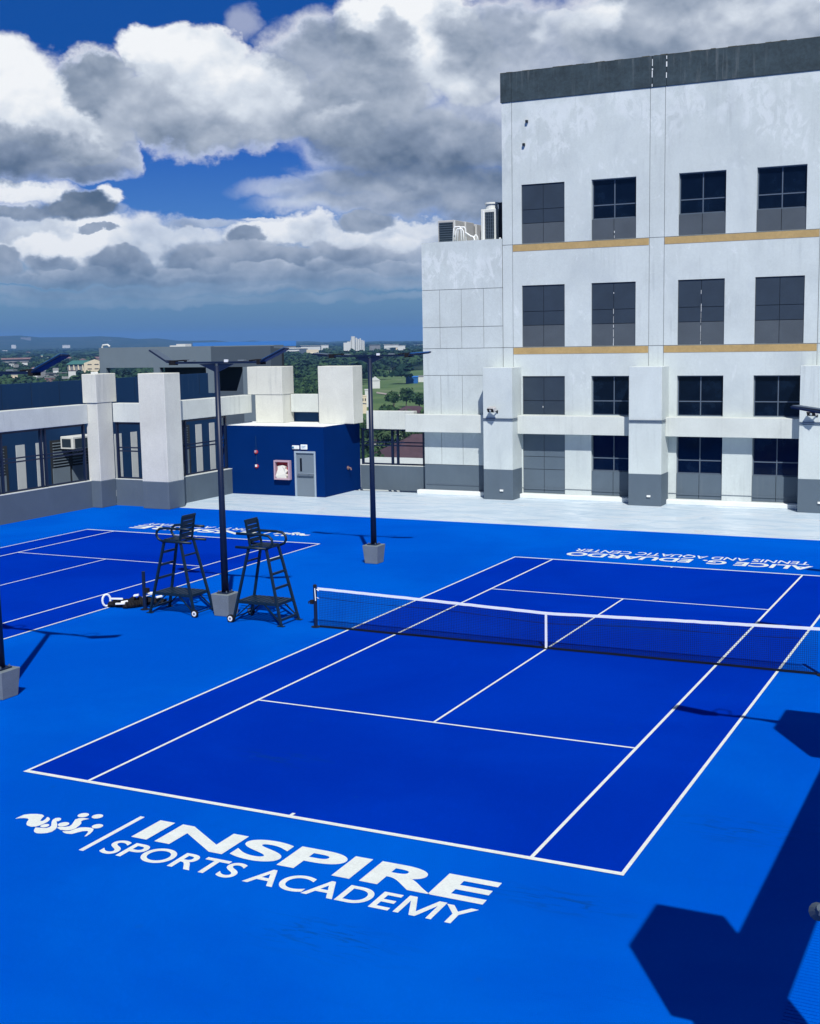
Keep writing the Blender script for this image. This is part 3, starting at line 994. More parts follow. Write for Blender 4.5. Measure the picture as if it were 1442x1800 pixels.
# right side of the deck: the columns whose shadows fall on the court
for (ya, yb, lab) in ((-8.86, -7.49, 'white pier outside the right edge, shading the court by the sideline'),
                      (-18.45, -17.15, 'white pier outside the right edge casting the large foreground shadow')):
    pier(9.26, 9.93, ya + .05, yb + .03, lab, top=6.12, head=(9.03, 9.94, ya + .05, yb + .05))
for k, y in enumerate((-.45, 8.1)):
    pier(8.98, 10.4, y - .72, y + .65, ['white pier beyond the right edge, level with the net', 'white pier beyond the right edge, level with the far service line'][k], top=6.1)

NB = 'white beams between the piers'


def beamo(x0, x1, y0, y1, z0, z1, label):
    o = build('concrete_beam', MB().box(x0, x1, y0, y1, z0, z1), 'beam_white', bevel=.015)
    return tag(o, label, 'beam', NB)


def wallo(x0, x1, y0, y1, label):
    t = thing('parapet_wall', label, 'low wall', ((x0 + x1) / 2, (y0 + y1) / 2, 0), group='low grey walls round the deck')
    build('body', MB().box(x0, x1, y0, y1, .002, 1.22), 'grey_paint', t, True)
    build('coping', MB().box(x0 - .01, x1 + .01, y0 - .01, y1 + .01, 1.222, 1.255), 'beam_white', t, True)
    return t


beamo(-29.1, -28.6, -12, 17.555, 3.88, 4.76, 'long white beam above the railing along the left edge')
beamo(-28.03, -26.12, 18.62, 19.1, 3.88, 4.76, 'short white beam between the two left piers')
beamo(-25.85, -25.3, 19.32, 26.13, 3.90, 4.80, 'white beam running from the broad pier to behind the blue room')
beamo(-23.46, -21.52, 26.9, 27.3, 3.90, 4.80, 'short white beam between the two piers behind the blue room')
beamo(-19.54, -16.92, 27.6, 28.0, 3.05, 3.95, 'white beam over the gap between blue room and annex')
beamo(9.55, 9.93, -17.14, -8.87, 3.74, 4.76, 'white beam outside the right edge shading the foreground')
beamo(9.55, 9.93, -7.48, -1.18, 3.74, 4.76, 'white beam beyond the right edge, south of the net')
wallo(-29.0, -28.6, -12, 17.56, 'long low grey wall with pale coping along the left edge')
wallo(-28.04, -26.12, 18.62, 18.95, 'short low grey wall between the two left piers')
wallo(-25.75, -25.32, 19.32, 24.19, 'low grey wall from the broad pier to the blue room')
wallo(-20.03, -16.45, 27.8, 28.1, 'low grey wall in the gap between blue room and annex')


def railing(p, q, posts, label, z0=1.27, z1=3.86, zm=2.62):
    """steel frame: rails and posts between two ground points"""
    p, q = Vector((*p, 0)), Vector((*q, 0))
    d = (q - p).normalized()
    L = (q - p).length
    t = thing('steel_railing', label, 'railing', p, group='dark steel railings between wall and beam')

    def pt(s, z):
        return d * s + Vector((0, 0, z))
    for z, h in ((z1 - .04, .08), (zm + .08, .06), (zm - .08, .06), (z0 + .03, .07)):
        build('rail', MB().bar(pt(.0, z), pt(L, z), .05, h), 'steel_navy', t)
    for s in posts:
        build('post', MB().bar(pt(s, z0 - .02), pt(s, z1 + .02), .12, .10, d), 'steel_navy', t)
        build('bolt_plate', MB().bar(pt(s - .07, z0 - .012), pt(s + .07, z0 - .012), .11, .012), 'steel_navy', t)


ps = []
for c in (14.72, 12.05, 9.38, 6.7, 4.0, 1.3):
    ps += [17.45 - c - .13, 17.45 - c + .13]
railing((-28.8, 17.45), (-28.8, 1.0), [.04] + ps, 'long dark steel railing on the left edge wall')
railing((-28.0, 18.78), (-26.16, 18.78), [.05, 1.80], 'narrow dark steel railing between the two left piers')
railing((-25.55, 19.36), (-25.55, 24.15), [.05, 1.1, 1.38, 4.7], 'dark steel railing between broad pier and blue room')
railing((-20.0, 27.95), (-16.5, 27.95), [.05, 1.72, 2.02, 3.45], 'dark steel railing in the gap beside the annex', z1=3.04, zm=2.3)

# lamp masts: block, pole, twin arms with panels ----------------------
def lamp_mast():
    t = thing('court_lamp', 'x', 'court lamp', (0, 0, 0), 0, 'twin-arm court lamps')
    blk = MB().frustum(0, 0, .002, .62, .235, .29)
    build('concrete_foot', blk, 'concrete_block', t, bevel=.012)
    build('foot_plate', MB().box(-.17, .17, -.17, .17, .621, .65), 'steel_navy', t)
    for sx in (-1, 1):
        for sy in (-1, 1):
            build('anchor_bolt', MB().tube([(sx * .13, sy * .13, .65), (sx * .13, sy * .13, .70)], .018, 6), 'frame_grey', t)
    build('pole', MB().tube([(0, 0, .65), (0, 0, 3.0), (0, 0, 6.85)], .102, 14, .070), 'steel_navy', t, smooth=True)
    return t


def lamp_head(t, z=6.85, rise=.34, up=.04, wd=.33):
    build('crossarm', MB().bar((-1.5, 0, z + .09), (1.5, 0, z + .09), .08, .055), 'steel_navy', t)
    gus = MB()
    for s in (-1, 1):
        vs = [(s * .05, -.02, z - .16), (s * .78, -.02, z + .05), (s * .05, -.02, z + .06), (s * .05, .02, z - .16), (s * .78, .02, z + .05), (s * .05, .02, z + .06)]
        gus.add([(x_ * (.72 if abs(x_) > .5 else 1), y_, z_) for x_, y_, z_ in vs], [(0, 1, 2), (5, 4, 3), (0, 3, 4, 1), (1, 4, 5, 2), (2, 5, 3, 0)])
    build('gusset', gus, 'steel_navy', t)
    for s in (-1, 1):
        # flat lamp head, raised towards its outer end and set forward
        hd = build('lamp_head', MB().bar((s * 1.47, -.03, z + .10), (s * 2.18, .10, z + .10 + rise), wd, .045, (0, up, 1)), 'steel_navy', t, bevel=.015)
        build('solar_panel', MB().bar((s * 1.52, -.04, z + .16), (s * 2.15, .08, z + .122 + rise), wd - .05, .008, (0, up, 1)), 'roof_blue' if s > 0 else 'frame_grey', hd)
        build('knuckle', MB().box(s * 1.42 - .09, s * 1.42 + .09, -.09, .09, z + .03, z + .16), 'rubber_black', hd)
        build('driver_box', MB().box(s * .82 - .10, s * .82 + .10, -.06, .06, z + .127, z + .16), 'concrete_block', hd)
        pts = [(s * 1.05, .0, z + .13), (s * 1.12, .30, z + .15), (s * 1.35, .34, z + .15), (s * 1.42, .10, z + .14)]
        build('cable', MB().tube(pts, .022, 6), 'rubber_black', hd)
    build('driver_box', MB().box(.28, .40, -.055, -.02, z + .10, z + .17), 'plastic_white', t)


L0 = lamp_mast()
lamp_head(L0)
lamps = [(-9.53, .40, 0, 'dark twin-arm lamp mast on a concrete block between the two umpire chairs'),
         (-9.50, 9.16, 0, 'dark twin-arm lamp mast on a concrete block behind the net, nearest the pavement'),
         (-9.38, -8.32, 0, 'lamp mast at the left edge of the frame, mostly out of view')]
for k, (x, y, rz, lab) in enumerate(lamps):
    if k == 1:
        o = lamp_mast()
        lamp_head(o, 6.85, .08, -.1, .26)
    else:
        o = L0 if k == 0 else copy_tree(L0)
    o.location = (x, y, 0)
    o.rotation_euler.z = rz
    o['label'] = lab
# roof-mounted masts on the right piers (their shadows cross the court)
for k, (x, y, lab) in enumerate(((9.24, -8.40, 'lamp on the pier beyond the right edge, shadow touching the sideline'),
                                (9.24, -.12, 'lamp on the pier beyond the right edge level with the net'),
                                (9.24, 8.1, 'lamp on the pier beyond the right edge level with the far baseline'))):
    if k == 0:
        m0 = thing('pier_lamp', lab, 'court lamp', (x, y, 6.1), group='lamps mounted on the right piers')
        build('pole', MB().tube([(0, 0, -.02), (0, 0, .08)], .12, 12, .08), 'steel_navy', m0, smooth=True)
        lamp_head(m0, .04, .12)
        M0 = m0
    else:
        m1 = copy_tree(M0)
        m1.location = (x, y, 6.1)
        m1['label'] = lab

# floodlight seen from above at the right edge, on the near pier
t = thing('horn_floodlight', 'grey floodlight with dark face at the right edge over the foreground shadow', 'floodlight', (9.04, -18.42, 2.86))
build('arm', MB().bar((.18, 0, 0), (-.02, .12, .05), .05), 'frame_grey', t)
hn = MB()
hn.tube([(-.02, .12, .08), (-.03, .16, .04)], .035, 12, .05)
build('housing', hn, 'slab_dark', t)
hn = MB()
hn.tube([(-.03, .16, .04), (-.06, .22, .0)], .05, 12, .075)
build('bell', hn, 'slab_dark', t)
hn = MB()
hn.tube([(-.06, .22, .0), (-.063, .226, -.004)], .07, 12)
build('face', hn, 'rubber_black', t)
# drain grating at the foot of the right side
gr = MB()
for k in range(70):
    y = -17 + k * .075
    gr.box(8.16, 8.62, y, y + .05, .003, .009)
o = build('drain_grating', gr, 'court_outer')
tag(o, 'narrow blue drain grating on the floor at the bottom right edge', 'grating')

# ================================================================== BLUE SERVICE ROOM
br_ = thing('service_room', 'dark blue painted service room with grey door beside the pale pavement', 'building', (-23, 26, 0))
X_A, X_B, Y_A, Y_B, ZT = -26.0, -20.05, 24.2, 27.82, 3.38
d0, d1, dz = -21.70, -20.52, 2.20
wl = MB()
wl.box(X_A, d0, Y_A, Y_A + .15, .002, ZT).box(d1, X_B, Y_A, Y_A + .15, .002, ZT).box(d0, d1, Y_A, Y_A + .15, dz, ZT)
wl.box(X_B - .15, X_B, Y_A + .15, Y_B, .002, ZT).box(X_A, X_A + .15, Y_A + .15, Y_B, .002, ZT).box(X_A + .15, X_B - .15, Y_B - .15, Y_B, .002, ZT)
build('wall', wl, 'house_blue', br_, True)
build('roof', MB().box(X_A + .02, X_B - .02, Y_A + .02, Y_B - .02, ZT - .1, ZT + .004), 'trim_white', br_, True)
fr = MB()
fr.box(d0, d0 + .09, Y_A - .02, Y_A + .13, .004, dz).box(d1 - .09, d1, Y_A - .02, Y_A + .13, .004, dz).box(d0 + .09, d1 - .09, Y_A - .02, Y_A + .13, dz - .09, dz)
build('back_parapet', MB().box(X_A + .2, X_B - .1, 27.32, 27.44, ZT + .006, 3.88), 'wing_blue', br_, True)
door = build('door', MB().box(d0 + .09, d1 - .09, Y_A + .05, Y_A + .10, .02, dz - .09), 'door_grey', br_, True)
build('door_frame', fr, 'door_frame', door, True)
build('glazing', MB().box(d0 + .28, d0 + .38, Y_A + .035, Y_A + .052, 1.22, 1.85), 'dark_glass', door, True)
build('push_bar', MB().box(d0 + .14, d1 - .14, Y_A - .03, Y_A + .0, 1.0, 1.06).box(d0 + .15, d0 + .22, Y_A, Y_A + .05, .98, 1.08).box(d1 - .45, d1 - .38, Y_A, Y_A + .05, .98, 1.08), 'frame_grey', door, True)
build('rail_line', MB().box(d0 + .12, d1 - .12, Y_A + .04, Y_A + .049, 1.12, 1.14), 'door_frame', door, True)


def letters(text, x0, z0, h, m, parent, y, wd):
    cu = bpy.data.curves.new('letters', 'FONT')
    cu.body = text
    cu.offset = .015
    tmp = bpy.data.objects.new('tmp', cu)
    COL.objects.link(tmp)
    bpy.context.view_layer.update()
    me = bpy.data.meshes.new_from_object(tmp)
    bpy.data.objects.remove(tmp)
    co = np.empty(len(me.vertices) * 3)
    me.vertices.foreach_get('co', co)
    co = co.reshape(-1, 3)
    mn, mx = co.min(0), co.max(0)
    n = (co - mn) / (mx - mn + 1e-9)
    o3 = wpos(parent)
    me.vertices.foreach_set('co', np.stack([x0 + n[:, 0] * wd - o3.x, np.full(len(n), y - o3.y), z0 + n[:, 1] * h - o3.z], 1).ravel())
    me.materials.clear()
    me.materials.append(MATS[m])
    me.update()
    o = bpy.data.objects.new('letters', me)
    COL.objects.link(o)
    o.parent = parent
    return o


t = thing('exit_sign', 'small white EXIT sign with blue letters above the grey door', 'sign', (-21.1, Y_A, 2.4))
build('case', MB().box(-21.31, -20.94, Y_A - .07, Y_A - .004, 2.28, 2.52), 'sign_white', t, True, bevel=.02)
letters('EXIT', -21.23, 2.34, .12, 'sign_blue', t, Y_A - .0725, .21)
t = thing('emergency_light', 'small white emergency light box beside the exit sign', 'light fixture', (-21.6, Y_A, 2.4))
build('case', MB().box(-21.78, -21.39, Y_A - .08, Y_A - .004, 2.29, 2.47), 'plastic_white', t, True, bevel=.02)
build('lamp', MB().box(-21.75, -21.66, Y_A - .10, Y_A - .081, 2.34, 2.42), 'sign_blue', t, True)
t = thing('hose_cabinet', 'pink framed open wall cabinet left of the grey door', 'cabinet', (-22.3, Y_A, .8))
cb = MB()
a, b, c, d = -22.76, -21.88, .80, 1.74
cb.box(a, a + .08, Y_A - .22, Y_A - .004, c, d).box(b - .08, b, Y_A - .22, Y_A - .004, c, d).box(a + .08, b - .08, Y_A - .22, Y_A - .004, c, c + .07).box(a + .08, b - .08, Y_A - .22, Y_A - .004, d - .08, d)
build('frame', cb, 'red_box', t, True, bevel=.006)
build('back', MB().box(a + .08, b - .08, Y_A - .02, Y_A - .006, c + .07, d - .08), 'red_deep', t, True)
bg_ = MB()
prof = [(-22.62, .87), (-22.08, .87), (-22.05, 1.0), (-22.12, 1.1), (-22.04, 1.22), (-22.14, 1.32), (-22.13, 1.45), (-22.33, 1.50), (-22.54, 1.46), (-22.55, 1.3), (-22.62, 1.1), (-22.66, .98)]
n = len(prof)
bg_.add([(x, Y_A - .19 + .03 * math.sin(i * 2.1), z) for i, (x, z) in enumerate(prof)] + [(x, Y_A - .03, z) for x, z in prof], [tuple(range(n)), tuple(range(2 * n - 1, n - 1, -1))] + [(i, n + i, n + (i + 1) % n, (i + 1) % n) for i in range(n)])
o = build('cloth_bundle', bg_, 'bag_white', None)
tag(o, 'white cloth bundle hanging inside the pink wall cabinet', 'cloth')
for (x, z, lab) in ((-23.86, 2.10, 'upper red fire alarm bell on the blue wall'), (-23.85, 1.40, 'lower red alarm call point on the blue wall')):
    t = thing('fire_alarm', lab, 'fire alarm', (x, Y_A, z), group='red alarm fittings on the blue wall')
    build('body', MB().tube([(0, -.004, 0), (0, -.07, 0)], .10, 14, .085), 'alarm_red', t)
    build('cap', MB().box(-.05, .05, -.10, -.071, -.02, .09), 'plastic_white' if z < 2 else 'red_box', t)
o = build('conduit_pipe', MB().tube([(-23.86, Y_A - .02, 2.9), (-23.86, Y_A - .02, 2.21)], .012, 6).tube([(-23.855, Y_A - .02, 1.99), (-23.855, Y_A - .02, 1.51)], .012, 6), 'wing_blue')
tag(o, 'thin blue conduit linking the two alarm fittings', 'pipe')
t = thing('wall_tap', 'small rusty pipe outlet on the side of the blue room', 'tap', (X_B, 26.2, 1.2))
build('flange', MB().tube([(.004, .3, 0), (.05, .3, 0)], .09, 10), 'roof_rust', t)
build('spout', MB().tube([(.05, .3, 0), (.16, .3, 0), (.2, .3, -.1)], .035, 8), 'roof_rust', t)
o = build('bent_pipe', MB().tube([(-20.35, 27.35, 3.5), (-20.35, 27.35, 4.15), (-20.2, 27.4, 4.32), (-19.9, 27.5, 4.34), (-19.5, 27.55, 4.30)], .03, 8), 'frame_grey')
tag(o, 'bent grey pipe at the foot of the right pier behind the blue room', 'pipe')

# ================================================================== NET
def netz(x):
    return 1.07 - (1.07 - .914) * (1 - (abs(x) / 6.4)) ** 1.1


net = thing('tennis_net', 'black tennis net with white top tape across the main court', 'net', (0, 0, 0))
tp = MB()
N = 64
pts = [-6.34 + 12.68 * i / N for i in range(N + 1)]
rag = [random.uniform(-.004, .004) for _ in pts]
for i in range(N):
    a, b = pts[i], pts[i + 1]
    za, zb = netz(a) + rag[i], netz(b) + rag[i + 1]
    tp.add([(a, -.012, za - .062), (b, -.012, zb - .062), (b, -.012, zb), (a, -.012, za), (a, .012, za - .062), (b, .012, zb - .062), (b, .012, zb), (a, .012, za)],
           [(0, 1, 2, 3), (7, 6, 5, 4), (3, 2, 6, 7), (1, 0, 4, 5)])
build('top_tape', tp, 'net_tape', net)
cd_ = MB()
nv_ = 275
for k in range(nv_ + 1):
    x = -6.3 + 12.6 * k / nv_
    cd_.bar((x, 0, .03), (x + .01 * math.sin(k * .2), .012 * math.sin(k * .11), netz(x) - .06), .0045)
nh = 21
for j in range(nh):
    f = (j + .3) / nh
    prev = None
    for k in range(0, 33):
        x = -6.3 + 12.6 * k / 32
        p = (x, .008 * math.sin(k * .7 + j), .03 + (netz(x) - .10) * f)
        if prev:
            cd_.bar(prev, p, .0045)
        prev = p
o = build('net_mesh', cd_, 'net_cord', net)
o['kind'] = 'stuff'
bt, ct = MB(), MB()
for k in range(32):
    x = -6.3 + 12.6 * k / 32
    x2 = -6.3 + 12.6 * (k + 1) / 32
    bt.bar((x, .01 * math.sin(k), .035), (x2, .01 * math.sin(k + 1), .035), .014, .055)
    if k < 31:
        z1_, z2_ = netz(x) - .26, netz(x2) - .26
        ct.bar((x, .004, z1_ - .02 * math.sin(k * .5)), (x2, .004, z2_ - .02 * math.sin(k * .5 + .5)), .006, .010)
build('bottom_tape', bt, 'net_cord', net)
build('inner_cord', ct, 'net_cord', net)
build('centre_strap', MB().box(-.028, .028, -.016, .016, .012, .905), 'net_tape', net)
build('strap_anchor', MB().box(-.05, .05, -.05, .05, .009, .03), 'rubber_black', net)
for s in (-1, 1):
    po = build('net_post', MB().tube([(s * 6.42, 0, .01), (s * 6.42, 0, 1.10)], .048, 14), 'steel_navy', net, smooth=False)
    build('post_cap', MB().tube([(s * 6.42, 0, 1.10), (s * 6.42, 0, 1.14)], .055, 14, .04), 'rubber_black', po)
    build('post_plate', MB().tube([(s * 6.42, 0, .009), (s * 6.42, 0, .02)], .13, 14), 'rubber_black', po)
    if s < 0:
        build('winder', MB().box(-6.56, -6.47, -.05, .05, .62, .72).tube([(-6.56, 0, .67), (-6.62, 0, .67), (-6.62, 0, .62)], .018, 6), 'rubber_black', po)
        build('lacing', MB().tube([(-6.37, -.01, 1.02), (-6.30, -.015, .98)], .012, 6).tube([(-6.37, -.01, .8), (-6.30, -.015, .78)], .008, 6).tube([(-6.40, -.05, 1.05), (-6.38, -.055, .72)], .014, 6), 'net_tape', po)

# spare post of the left court with the net rolled up at its foot
t = thing('net_post', 'single dark net post without a net, left of the umpire chairs', 'net post', (-12.10, .12, 0))
build('tube', MB().tube([(0, 0, .01), (0, 0, 1.10)], .05, 14), 'steel_navy', t)
build('winder', MB().box(.05, .16, -.05, .05, .50, .63), 'rubber_black', t)
build('plate', MB().tube([(0, 0, .005), (0, 0, .02)], .13, 12), 'rubber_black', t)
t = thing('rolled_net', 'rolled black net with white tape lying on the court beside the bare post', 'rolled net', (-12.7, .35, 0))


def lump(p, q, r, seed, flat=.7, n=10, m=18):
    rg = random.Random(seed)
    p, q = Vector(p), Vector(q)
    mb = MB()
    d = (q - p).normalized()
    a = Vector((-d.y, d.x, 0))
    vs = []
    for i in range(m + 1):
        f = i / m
        rr = r * (.35 + .65 * math.sin(math.pi * min(1, max(0, f * .92 + .04))) ** .5) * rg.uniform(.82, 1.15)
        c = p.lerp(q, f) + a * rg.uniform(-.03, .03)
        for k in range(n):
            an = 2 * math.pi * k / n
            rk = rr * rg.uniform(.85, 1.15)
            z = c.z + rr * flat + rk * flat * math.sin(an)
            vs.append(c + a * rk * math.cos(an) + Vector((0, 0, z - c.z)))
    fs = []
    for i in range(m):
        for k in range(n):
            fs.append((i * n + k, i * n + (k + 1) % n, (i + 1) * n + (k + 1) % n, (i + 1) * n + k))
    fs += [tuple(range(n - 1, -1, -1)), tuple(m * n + k for k in range(n))]
    return mb.add(vs, fs)


build('net_roll', lump((-.62, -.36, .01), (.20, .16, .01), .15, 3), 'rubber_black', t)
build('net_roll', lump((-.45, -.12, .01), (.72, .62, .01), .17, 5), 'rubber_black', t)
build('net_roll', lump((-.05, -.38, .01), (.30, .1, .01), .14, 8), 'rubber_black', t)
an = []
for k in range(15):
    f = k / 14 * 2 * math.pi
    an.append((-.66 + .13 * math.cos(f) * .5, -.36 + .10 * math.cos(f), .20 + .17 * math.sin(f)))
build('tape_loop', MB().tube(an, .032, 6), 'net_tape', t)
for (x0, y0, x1, y1, z, wd) in ((-.52, -.33, -.12, -.30, .25, .05), (-.30, -.40, -.02, -.34, .13, .06), (.05, -.02, .18, .05, .32, .12), (.28, .22, .66, .40, .36, .11), (.60, .3, .70, .45, .25, .08), (-.14, -.36, .0, -.22, .18, .05)):
    build('tape_fold', MB().bar((x0, y0, z), (x1, y1, z + .02), wd, .05), 'net_tape', t, bevel=.008)


# ================================================================== UMPIRE CHAIRS
def umpire_chair():
    t = thing('umpire_chair', 'x', 'umpire chair', (0, 0, 0), 0, 'tall umpire chairs')
    ZS = 2.05
    bx, by, tx, ty = .76, .45, .27, .30

    def lp(sx, sy, z):
        f = z / ZS
        return Vector((sx * (bx + (tx - bx) * f), sy * (by + (ty - by) * f), z))
    M = 'chair_green'
    for sx in (-1, 1):
        for sy in (-1, 1):
            lg = build('leg', MB().bar(lp(sx, sy, .02), lp(sx, sy, ZS), .072, .055, (1, 0, 0)), M, t)
            if sx > 0:
                build('foot_pad', MB().box(*sorted((lp(1, sy, 0).x - .1, lp(1, sy, 0).x + .09)), lp(1, sy, 0).y - .06, lp(1, sy, 0).y + .06, .006, .022), M, lg)
    for z in (.16, .98, 1.36, 1.72):
        build('rung', MB().bar(lp(1, -1, z), lp(1, 1, z), .05, .06), M, t)
    build('rung', MB().bar(lp(-1, -1, 1.66), lp(-1, 1, 1.66), .045, .045), M, t)
    zp = .56
    pf = build('platform', MB().bar(lp(-1, -1, zp), lp(1, -1, zp), .04, .06).bar(lp(-1, 1, zp), lp(1, 1, zp), .04, .06).bar(lp(1, -1, zp), lp(1, 1, zp), .04, .06).bar(lp(-1, -1, zp), lp(-1, 1, zp), .04, .06), M, t)
    for k in range(9):
        x = -.58 + k * .145
        build('slat', MB().bar((x, -.40, zp + .035), (x, .40, zp + .035), .105, .018), M, pf)
    for sy in (-1, 1):
        build('brace', MB().bar(lp(-1, sy, .10), (-.22, sy * .40, zp - .02), .035, .03).bar(lp(1, sy, .10), (.22, sy * .40, zp - .02), .035, .03), M, t)
    # seat
    st = build('seat', MB().bar((-.28, -.32, ZS + .0), (.30, -.32, ZS), .04, .05).bar((-.28, .32, ZS), (.30, .32, ZS), .04, .05).bar((-.28, -.32, ZS), (-.28, .32, ZS), .04, .05).bar((.30, -.32, ZS), (.30, .32, ZS), .04, .05), M, t)
    for k in range(6):
        x = -.2 + k * .09
        build('slat', MB().bar((x, -.31, ZS + .04), (x, .31, ZS + .04), .07, .018), M, st)
    bk = build('backrest', MB().bar((-.24, -.28, ZS), (-.36, -.28, ZS + .68), .03, .06, (1, 0, 0)).bar((-.24, .28, ZS), (-.36, .28, ZS + .68), .03, .06, (1, 0, 0)).bar((-.27, -.29, ZS + .14), (-.27, .29, ZS + .14), .03, .05), M, t)
    for k in range(5):
        z = ZS + .17 + k * .115
        x = -.245 - (z - ZS) * .18
        build('slat', MB().bar((x, -.31, z), (x, .31, z), .018, .098), M, bk)
    build('slat', MB().bar((-.375, -.31, ZS + .70), (-.375, .31, ZS + .70), .03, .06), M, bk)
    for sy in (-1, 1):
        y = sy * .345
        pts = [(-.62, y, ZS + .36), (-.3, y, ZS + .36), (.20, y, ZS + .36), (.38, y, ZS + .34), (.48, y, ZS + .26), (.50, y, ZS + .15), (.44, y, ZS + .05), (.32, y, ZS + .0)]
        build('armrest', MB().tube(pts, .036, 8), M, t, smooth=True)
        build('handle', MB().tube([(-.66, y, ZS - .01), (.30, y, ZS - .01)], .036, 8), M, t, smooth=True)
        wx, wy = -.80, sy * .50
        wh = build('wheel', MB().tube([(wx - .0, wy - .03, .11), (wx, wy + .03, .11)], .105, 20), 'rubber_black', t)
        build('rim', MB().tube([(wx, wy - .036, .11), (wx, wy + .036, .11)], .072, 16), 'plastic_white', wh)
        build('hub', MB().tube([(wx, wy - .042, .11), (wx, wy + .042, .11)], .030, 12), 'frame_grey', wh)
    build('axle', MB().tube([(-.80, -.50, .11), (-.80, .50, .11)], .016, 8).bar((-.80, -.45, .11), (-.73, -.45, .14), .04).bar((-.80, .45, .11), (-.73, .45, .14), .04), M, t)
    return t


u1 = umpire_chair()
u1.location = (-8.06, .14, 0)
u1['label'] = 'dark green umpire chair right of the lamp mast, facing the net'
u2 = copy_tree(u1)
u2.location = (-10.93, .27, 0)
u2.rotation_euler.z = math.pi
u2['label'] = 'dark green umpire chair left of the lamp mast, facing the empty left court'

# ================================================================== NEIGHBOURING WINGS
wg = thing('west_wing', 'dark blue building wing with pale strips beyond the left railing', 'building', (-36, 30, G))
Y0w, Y1w, ZTw = 8.0, 38.4, 5.56
build('wall', MB().box(-43, -36, Y0w, Y1w, G, 4.3), 'wing_blue', wg, True)
mb = MB().box(-36.25, -36, Y0w, 37.65, 4.302, ZTw)
build('parapet', mb, 'wing_blue', wg, True)
jb2 = MB()
for q in range(14):
    jb2.box(-36.002, -35.992, Y0w + 1.4 + q * 2.1, Y0w + 1.415 + q * 2.1, 4.32, ZTw - .02)
build('panel_joints', jb2, 'frame_dark', wg, True)
xw = -36.0
for k in range(5):
    y = 20.66 + 7.72 * (k - 1)
    for (a, b) in ((0, .62), (1.45, 2.0)):
        if y + b > Y1w:
            continue
        build('pale_strip', MB().box(xw, xw + .03, y + a, y + b, -.6, 2.46), 'wing_pale', wg, True)
    if y + 7.1 > Y1w:
        continue
    wb = build('recess', MB().box(xw, xw + .02, y + 2.5, y + 7.1, -.6, 2.50), 'shade_window', wg, True)
    for (a, b) in ((2.6, 3.9), (4.1, 5.4), (5.6, 6.9)):
        build('low_panel', MB().box(xw + .02, xw + .06, y + a, y + b, -.6, 1.02), 'wing_grey', wb, True)
        lv = MB()
        for q in range(9):
            z = 1.12 + q * .15
            lv.box(xw + .02, xw + .09, y + a + .08, y + b - .08, z, z + .05)
        build('louvre', lv, 'wing_grey', wb, True)
    build('ledge', MB().box(xw + .02, xw + .5, y + 2.5, y + 7.1, -.95, -.6), 'wing_pale', wg, True)
    for (yy, zz) in ([] if k in (0, 4) else [(y + 3.2, 2.05)] if k in (1, 2) else [(y - 1.9, 2.0), (y - 1.9, 1.2)]):
        t = thing('air_conditioner', ['white air conditioner hung on the blue wing, far left', 'large white air conditioner on the blue wing behind the left railing', 'white air conditioner on the blue wing behind the broad pier', 'stacked white air conditioner on the blue wing near the blue room', 'white air conditioner at the far end of the blue wing'][k] + (', lower one' if zz < 1.5 else ''), 'air conditioner', (xw + .1, yy, zz), group='air conditioners on the blue wing')
        wd = 1.9 if k in (1, 2) else 1.0
        build('case', MB().box(.0, .85, 0, wd, -.05, .62), 'ac_white', t, bevel=.03)
        build('grille', MB().box(.86, .875, .15, wd * .6, .02, .5), 'ac_fin', t)
        build('side_vent', MB().box(.12, .72, -.012, .0, .06, .5), 'ac_fin', t)
        build('bracket', MB().bar((.0, .2, -.3), (.8, .2, -.07), .05).bar((.0, wd - .2, -.3), (.8, wd - .2, -.07), .05), 'frame_dark', t)

gb = thing('grey_building', 'flat roofed grey building with dark openings beyond the blue wing', 'building', (-65, 78, G))
zt = 7.05
Yg = 75.0
openings = [(-74.7, -68.75), (-68.0, -62.45), (-61.55, -58.2)]
mb = MB()
xs = [-75.5] + [v for o_ in openings for v in o_] + [-55.0]
mb.box(-75.5, -61.8, Yg, Yg + .6, 5.03, zt)
build('fascia', mb, 'wing_grey', gb, True)
build('fascia', MB().box(-61.79, -55.0, Yg + .02, Yg + .62, 5.03, zt - .08), 'slab_dark', gb, True)  # right part of the fascia: its shade is put into a darker colour
mb = MB()
for i in range(0, len(xs), 2):
    mb.box(xs[i], xs[i + 1], Yg + .002, Yg + .6, G, 5.028)
build('column_wall', mb, 'wing_grey', gb, True)
mb = MB()
for (a, b) in openings:
    mb.box(a, b, Yg + .01, Yg + .5, G, 2.7)
build('apron_wall', mb, 'slab_dark', gb, True)
build('roof_slab', MB().box(-75.5, -55.0, Yg + .63, Yg + 2.4, zt - .3, zt), 'wing_grey', gb, True)
build('inner_wall', MB().box(-68.9, -55, Yg + 2.0, Yg + 2.4, G, zt - .31), 'shade_window', gb, True)
build('side_wall', MB().box(-55.3, -55.0, Yg + .63, Yg + 2.0, G, zt - .31), 'slab_dark', gb, True)
build('slanted_brace', MB().add([(-58.2, Yg + .2, 5.03), (-58.0, Yg + .2, 5.03), (-58.0, Yg + .2, 2.7), (-59.1, Yg + .2, 2.7), (-58.2, Yg + .5, 5.03), (-58.0, Yg + .5, 5.03), (-58.0, Yg + .5, 2.7), (-59.1, Yg + .5, 2.7)], [(0, 1, 2, 3), (7, 6, 5, 4), (0, 3, 7, 4)]), 'slab_dark', gb, True)
build('roof_pipe', MB().tube([(-75.3, Yg + .3, zt), (-75.2, Yg + .3, zt + .25), (-74.6, Yg + .3, zt + .3), (-74.3, Yg + .3, zt + .1)], .1, 8), 'town_white', gb, True)
